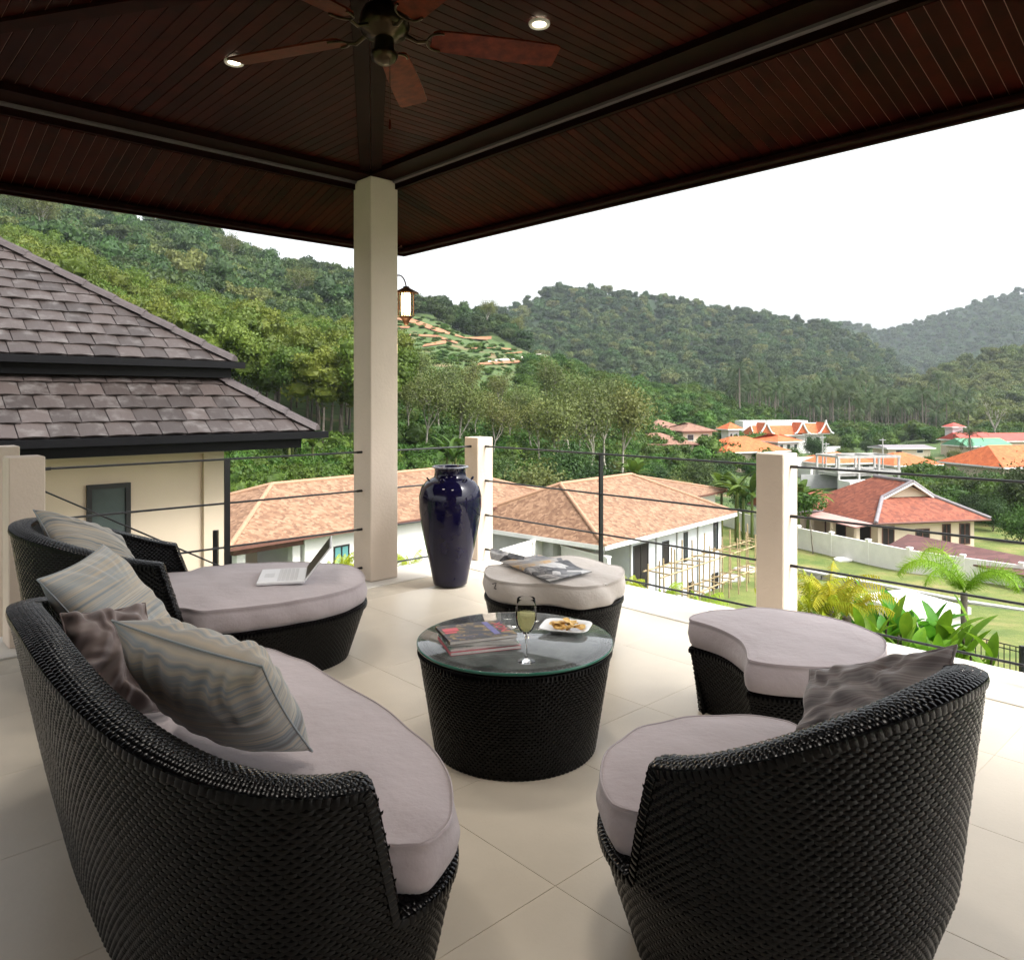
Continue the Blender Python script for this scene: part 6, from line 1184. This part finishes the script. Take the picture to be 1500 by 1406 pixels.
# ---- far houses
def far_house(name, label, u, vb, w, dpt, h, hr, d, roofm, wallm='wall_cream', ang=20, axis='x', ins=None, trim='white_trim', group=None, wins=3, oh=.7, caps=None):
    x = (u - CX) / F * d; z = CH - (vb - HY) / F * d; H_ = House(name, label, Vector((x, d, z)), math.radians(ang), group)
    H_.wall(-w / 2, w / 2, 0, dpt, -2, h, wallm); H_.hip(-w / 2, w / 2, 0, dpt, h, h + hr, roofm, oh, axis, ins, trim, .2, caps)
    for k in range(wins): p_ = -w / 2 + w * (k + .5) / wins; H_.opening(('y', -1, 0), p_, h * .35, min(1.4, w / wins * .5), h * .42, 'pane', 'white_trim')
    return H_
gb = 'brown-roofed houses on the spur'
far_house('brown_house', 'wide brown hip-roofed house at the lower edge of the spur', 975, 666, 10.5, 8, 1.7, 1.7, 125, 'brown_tile', ang=18, trim='brown_trim')
H_ = far_house('brown_house', 'brown house with a small pyramid porch roof above the wide one', 982, 652, 8.5, 8, 2.7, 1.9, 142, 'brown_tile', ang=18, trim='brown_trim'); H_.hip(-2.4, .2, -2.0, 1.0, 2.4, 3.7, 'brown_tile', .5, 'x', None, 'brown_trim', .2, name='porch_roof')
far_house('brown_house', 'cream-walled brown-roofed house with two tall windows', 1022, 653, 6, 7, 2.7, 1.4, 138, 'brown_tile', ang=18, trim='brown_trim', wins=2)
far_house('brown_house', 'farthest brown roof behind the cream-walled house', 1054, 642, 6, 7, 1.4, 1.3, 165, 'brown_tile', ang=18, trim='brown_trim')
far_house('brown_house', 'small brown roof half hidden by the rubber trees', 943, 642, 4, 5, 1.7, 1.4, 140, 'brown_tile', ang=18, trim='brown_trim', wins=2)
far_house('tan_cottage', 'tan-roofed cottage glimpsed between the rubber tree stems', 735, 642, 3, 4, 2.0, 1.2, 118, 'shingle', ang=25, wins=2, trim='brown_trim')
far_house('tan_cottage', 'pale cottage glimpsed behind the thin tree stems', 850, 650, 6, 6, 3.4, 1.6, 128, 'shingle', 'wall_white', ang=25, wins=2, trim='brown_trim')
far_house('tower_house', 'slim house with pointed orange roof and blue balcony', 1075, 656, 2.4, 2.4, 3.7, 1.3, 150, 'orange_tile', 'wall_white', 20, wins=2, oh=.8)
far_house('orange_house', 'broad orange roof behind the right railing post', 1108, 675, 12.5, 9, 1.6, 2.3, 128, 'orange_tile', ang=24)
far_house('orange_house', 'orange-roofed wing with pale gable wall beside the broad orange roof', 1155, 664, 5, 7, 2.2, 1.3, 140, 'orange_tile', 'wall_white', 24)
far_house('orange_house', 'low orange roof behind the concrete frame', 1245, 694, 9, 8, 1.8, 1.5, 124, 'orange_tile', 'wall_white', 14, caps=None)
far_house('orange_house', 'white bungalow with bright orange pyramid roof', 1343, 698, 8.4, 8.0, 1.9, 1.7, 122, 'orange_tile', 'wall_white', 14, ins=4.0)
far_house('orange_house', 'orange tiled roof rising behind the dark trees', 1522, 706, 11, 9, 2.0, 2.4, 96, 'orange_tile', 'wall_cream', 14, ins=3.0)
H_ = far_house('sheet_roof_hall', 'long hall with a red sheet roof beside the green roof', 1490, 668, 24, 9, 3.4, 1.6, 172, 'red_sheet', 'wall_cream', 8, ins=.2)
far_house('sheet_roof_hall', 'small shed with a green sheet roof', 1448, 668, 9, 6, 2.0, 1.4, 150, 'green_sheet', 'wall_cream', 8, ins=.2, wins=2)
far_house('sheet_roof_hall', 'red-roofed shed left of the green roof', 1435, 660, 7, 6, 2.2, 1.5, 160, 'red_sheet', 'wall_cream', 8, ins=.2, wins=1)
far_house('small_tower', 'small white tower with a red cap near the single palm', 1403, 655, 2.4, 2.4, 4.4, .9, 165, 'red_sheet', 'wall_blue', 8, wins=1, oh=.5)
far_house('tin_shed', 'long low shed with a rusty pale roof', 1332, 668, 9, 5, 1.6, .5, 150, 'grey_trim', 'wall_cream', 8, ins=.2, wins=2)
# temple-like building: long white parapet, stacked orange roofs with white edges and dark gables
d = 188; x = (1158 - CX) / F * d; z = CH - (658 - HY) / F * d; tb = House('temple_style_building', 'long building with stacked orange roofs and white curved gable edges', Vector((x, d, z)), math.radians(12), None, 'building')
tb.wall(-10, 9, 0, 9, -2, 4.2, 'wall_white'); tb.box('parapet', 'white_trim', -10, 8, 5, 9.2, 4.2, 6.9); tb.hip(-10, 2.5, -.6, 5, 3.6, 5.8, 'orange_tile', .6, 'x', 1.2, 'white_trim', .25, 'white_trim'); tb.hip(3.2, 9.5, -.6, 5, 3.9, 6.3, 'orange_tile', .6, 'x', .8, 'white_trim', .25, 'white_trim', name='wing_roof')
for gx_ in (-7.5, 2.2, 8.6):
    q = MB(); q.add([tb.Mx @ Vector(p) for p in ((gx_ - 1.6, -1.6, 4.0), (gx_ + 1.6, -1.6, 4.0), (gx_, -1.6, 6.6), (gx_, 2.5, 6.6), (gx_ + 1.6, 2.5, 4.2), (gx_ - 1.6, 2.5, 4.2))], [(0, 1, 2), (1, 4, 3, 2), (0, 2, 3, 5)]); q.build('gable', M['orange_tile'], tb.root)
    for sg in (-1, 1): q = MB(); q.tube([tb.Mx @ Vector(p) for p in ((gx_ + sg * 2.1, -1.7, 3.9), (gx_ + sg * 1.5, -1.7, 4.1), (gx_ + sg * .7, -1.7, 5.3), (gx_, -1.7, 6.7), (gx_, -1.7, 7.2))], .22, 5); q.build('bargeboard', M['white_trim'], tb.root)
for p_ in (-8, -5, -2, 1, 5, 7.5): tb.opening(('y', -1, 0), p_, .8, 1.2, 2.2, 'void', 'white_trim')
tb.wall(-1, 11, -4, -3.6, -2, .8, 'wall_white', 'terrace_wall')
# concrete frame, white yard walls, poles
d = 100; cfx = (1272 - CX) / F * d; cfz = CH - (722 - HY) / F * d; cf = House('concrete_frame', 'bare white concrete frame of posts and beams under construction', Vector((cfx, d, cfz)), math.radians(10), None, 'frame')
for ix_ in range(4):
    for iy_ in range(2): cf.box('column', 'concrete', -4.3 + ix_ * 2.9, -4.05 + ix_ * 2.9, iy_ * 5, iy_ * 5 + .25, -1, 4.8)
for z_ in (2.6, 4.55):
    for iy_ in range(2): cf.box('beam', 'concrete', -4.4, 4.75, iy_ * 5 - .03, iy_ * 5 + .28, z_, z_ + .3)
    for ix_ in range(4): cf.box('beam', 'concrete', -4.27 + ix_ * 2.9, -4.08 + ix_ * 2.9, .3, 4.96, z_ + .01, z_ + .28)
cf.box('slab', 'concrete', -4.2, 4.6, .29, 4.95, 2.2, 2.55); cf.box('slab', 'wall_white', -4.4, .2, -2.6, -.1, .4, 1.8)
yw = House('yard_wall', 'grey yard wall beside the concrete frame', Vector(((1225 - CX) / F * 104, 104, ZV)), math.radians(6), None, 'wall'); yw.wall(-5, 5, 0, .2, -1, 2.0, 'wall_grey')
yw = House('yard_wall', 'white yard wall and ramp above the railing post', Vector(((1195 - CX) / F * 128, 128, ZV)), math.radians(8), None, 'wall'); yw.wall(-6, 8, 0, .2, -1, 2.6, 'wall_white'); yw.wall(-6, -5.6, -9, 0, -1, 1.6, 'wall_white', 'return_wall')
for (u_, vt, vb_, d_, l_) in ((1205, 638, 692, 118, 'grey utility pole beside the white yard wall'), (1210, 648, 690, 122, 'shorter grey pole next to the utility pole'), (1293, 642, 690, 120, 'thin pole standing between the orange roofs'), (1437, 652, 690, 112, 'pale pole beside the single coconut palm')):
    x = (u_ - CX) / F * d_; q = MB(); q.tube([(x, d_, CH - (vb_ + 8 - HY) / F * d_), (x, d_, CH - (vt - HY) / F * d_)], [.13, .09], 6); po = empty('utility_pole', (x, d_, CH - (vb_ - HY) / F * d_), l_, 'pole'); q.build('shaft', M['concrete'], po)
    q = MB(); q.box(x - .5, x + .5, d_ - .05, d_ + .05, CH - (vt + 3 - HY) / F * d_, CH - (vt + 2 - HY) / F * d_); q.build('crossarm', M['wall_grey'], po)
# rubble heap and box by the site, rock on the lawn, meter box
def rock(name, label, c, r, mt, seed, cat='rock', group=None):
    rs_ = np.random.default_rng(seed); v, f = blob((0, 0, 0), r, rs_); v = v + rs_.normal(0, .05 * min(r), v.shape) + np.array(c); tag(npmesh(name, v, f, mt, None, False), label, cat, group)
rock('rubble_heap', 'pale heap of building rubble beside the unfinished house', G(1058, 853, ZV), (1.6, 1.2, .7), M['concrete'], 3, 'rubble'); rock('rubble_heap', 'smaller pale rubble heap on the lawn edge', G(1095, 838, ZV), (1.0, .8, .45), M['concrete'], 5, 'rubble')
rock('rock', 'white boulder lying on the lawn by the boundary wall', G(1236, 822, ZV), (.75, .5, .35), M['white_plaster'], 7)
mb_ = empty('meter_box', G(1254, 818, ZV), 'small grey meter box on a stand by the boundary wall', 'meter box'); p_ = G(1254, 818, ZV); q = MB(); q.bbox(p_.x - .22, p_.x + .22, p_.y - .12, p_.y + .12, ZV + .7, ZV + 1.3, .02); q.build('box', M['concrete'], mb_); q = MB(); q.box(p_.x - .05, p_.x + .05, p_.y - .05, p_.y + .05, ZV, ZV + .7); q.build('stand', M['wall_grey'], mb_)
st_ = empty('sapling', G(1191, 812, ZV), 'thin young tree on the lawn beside the boundary wall', 'tree'); p_ = G(1191, 812, ZV); q = MB(); q.tube([p_, p_ + Vector((-.2, 0, 2.2)), p_ + Vector((-.3, 0, 3.6))], [.05, .04, .025], 6); q.build('trunk', M['bark'], st_)
lv, _ = crown(201, 1.5, 1.8, 6, 1500, .13, 0, 0); npmesh('crown', lv[0] + np.array(p_ + Vector((-.3, 0, 3.0))), lv[1], M['leaf_bright'], st_, False)

# ================================================================ garden plants under the railing
gb_ = MB(); tbox(gb_, 4.9, 9.0, -3, 4.0, -6.5, -2.3); tbox(gb_, 2.0, 9.0, 5.8, 8.2, -6.5, -2.6); tag(gb_.build('garden_bed', M['ground']), 'raised planting bed below the terrace', None, None, 'structure')
def blade_leaf(q, base, az, el, L, w, droop, n=7, mi=0):
    hd = Vector((math.cos(az), math.sin(az), 0)); sd_ = Vector((-math.sin(az), math.cos(az), 0)); p = Vector(base); e = el; rows = []
    for k in range(n + 1):
        t = k / n; wd = w * (math.sin(math.pi * min(1, t * .93 + .07)) ** .75) * (1 if t < .97 else .15); d_ = hd * math.cos(e) + Vector((0, 0, math.sin(e))); u_ = sd_.cross(d_) * -1; rows.append([p - sd_ * wd / 2 + u_ * wd * .16, p, p + sd_ * wd / 2 + u_ * wd * .16]); p = p + d_ * L / n; e -= droop / n
    q.loft(rows, False, False, mi, True)
def canna(label, u, v, d, H_, nst, seed, mt='leaf_broad', name='canna_plant', group=None):
    rs_ = random.Random(seed); c = W(u, v, d); zb = -2.35; root = empty(name, (c.x, c.y, zb), label, 'plant', group); lq = MB(); sq_ = MB()
    for s in range(nst):
        x, y = c.x + rs_.uniform(-.3, .3), c.y + rs_.uniform(-.3, .3); top = Vector((x + rs_.uniform(-.15, .15), y + rs_.uniform(-.15, .15), c.z + rs_.uniform(-.25, .05))); sq_.tube([(x, y, zb - .05), top], [.022, .012], 5); zz_ = top.z - zb
        for k in range(rs_.randint(5, 7)):
            t = .45 + .55 * k / 6; blade_leaf(lq, Vector((x, y, zb)).lerp(top, min(1, t)), rs_.uniform(0, 6.28), rs_.uniform(.85, 1.5), H_ * rs_.uniform(.75, 1.15), H_ * rs_.uniform(.24, .33), rs_.uniform(.2, 1.0))
    sq_.build('stem', M['dark_bark'], root); lq.build('foliage', M[mt], root)
canna('broad-leaved canna clump beside the railing post', 1275, 898, 8.6, .50, 8, 11); canna('broad-leaved canna clump beneath the white pavilion roof', 1330, 908, 8.4, .50, 8, 12); canna('broad-leaved canna clump at the foot of the young palm', 1382, 918, 8.2, .48, 8, 13); canna('low canna clump behind the mauve ottoman', 1240, 912, 8.8, .45, 6, 14)
canna('dark-leaved canna clump low against the terrace edge', 1310, 938, 7.6, .42, 8, 15); canna('canna clump touching the lowest cable', 1365, 950, 7.6, .42, 8, 16)
def feather(label, u, v, d, Lf, nf, seed, mt, name, trunk_to=None, up=(5, 80), droop=1.6, lw=.3, cat='plant', n_seg=14, group=None, plume=0, azs=None):
    c = W(u, v, d); zb = trunk_to if trunk_to is not None else c.z; root = empty(name, (c.x, c.y, zb), label, cat, group); V, Fq = frond_palm(seed, nf, Lf, None, droop, n_seg, lw, up, plume, azs); npmesh('crown', V + np.array(c), Fq, M[mt], root, False)
    q = MB(); q.tube([(c.x, c.y, zb - .1), (c.x + .02, c.y, (zb + c.z) / 2), (c.x, c.y, c.z)], [.055, .045, .05], 8); q.build('trunk', M['bark'], root); return root
feather('young feathery palm with arching lime fronds beside the iron fence', 1412, 868, 11.5, 1.30, 7, 21, 'leaf_lime', 'young_palm', -6.6, (48, 72), 2.2, .30, 'palm tree', 20, None, 9, [3.0, 3.5, .1, -.5, 1.7, 5.2, 2.4])
for k, (u, v) in enumerate(((1185, 880), (1215, 868), (1240, 885), (1205, 895))): feather('yellow green feathery palm shoot in the clump by the railing post', u, v + 18, 8.2, .62, 10, 30 + k, 'leaf_yellow', 'areca_palm', -2.35, (35, 85), 1.5, .25, 'plant', 9, 'yellow areca clump by the railing post')
for k, (u, v, d, l_) in enumerate(((915, 850, 9.5, 'yellow green shrub behind the beige ottoman'), (972, 868, 9.0, 'yellow green shrub above the lowest cable'), (1025, 880, 8.6, 'yellow green shrub beside the rubble view'), (600, 826, 9.0, 'yellow flowering shrub beside the vase'), (500, 826, 9.4, 'yellow flowering shrub behind the laptop'), (488, 824, 9.8, 'small yellow bush beyond the chaise cushion'))):
    c = W(u, v, d); root = empty('shrub', (c.x, c.y, -2.6), l_, 'shrub'); V, Fq = frond_palm(300 + k, 13, .34, None, 1.3, 7, .42, (10, 85)); npmesh('foliage', V + np.array(c) + np.array([0, 0, -.12]), Fq, M['leaf_yellow' if k > 2 else 'leaf_lime'], root, False); q = MB(); q.tube([(c.x, c.y, -2.65), c], [.02, .012], 5); q.build('stem', M['dark_bark'], root)
# banana clumps in the valley
def banana(label, u, vb, d, H_, seed, group):
    rs_ = random.Random(seed); x = (u - CX) / F * d; z = CH - (vb - HY) / F * d; zg = float(gz(x, d)); root = empty('banana_plant', (x, d, zg), label, 'banana plant', group); lq = MB(); sq_ = MB()
    for s in range(3):
        bx, by = x + rs_.gauss(0, .6), d + rs_.gauss(0, .6); top = Vector((bx, by, z + rs_.uniform(-.3, .5))); sq_.tube([(bx, by, zg - .2), top], [.16, .10], 6)
        for k in range(7): blade_leaf(lq, top, rs_.uniform(0, 6.28), rs_.uniform(.5, 1.4), H_ * rs_.uniform(.8, 1.1), H_ * .26, rs_.uniform(.9, 1.7))
    sq_.build('stem', M['leaf_olive'], root); lq.build('foliage', M['leaf_bright'], root)
for k, (u, v, d) in enumerate(((1065, 722, 66), (1092, 728, 62), (925, 705, 68), (1180, 735, 66), (650, 672, 60), (430, 652, 58))): banana('banana plant with arching green leaves growing in the valley gardens', u, v, d, 2.6, 50 + k, 'banana plants in the valley gardens')

# ================================================================ damp valley air
q = MB(); q.box(-1400, 2600, -60, 1900, -16, 420)
hz = q.build('haze', None); hz_m = bpy.data.materials.new('pale damp air'); hz_m.use_nodes = True; nt = hz_m.node_tree; nt.nodes.clear()
vol = nt.nodes.new('ShaderNodeVolumePrincipled'); vol.inputs['Color'].default_value = (.84, .93, 1.0, 1); vol.inputs['Density'].default_value = .00015; vol.inputs['Anisotropy'].default_value = .2
mo = nt.nodes.new('ShaderNodeOutputMaterial'); nt.links.new(vol.outputs[0], mo.inputs['Volume']); hz.data.materials.append(hz_m)
tag(hz, 'pale damp air over the valley', None, None, 'stuff')
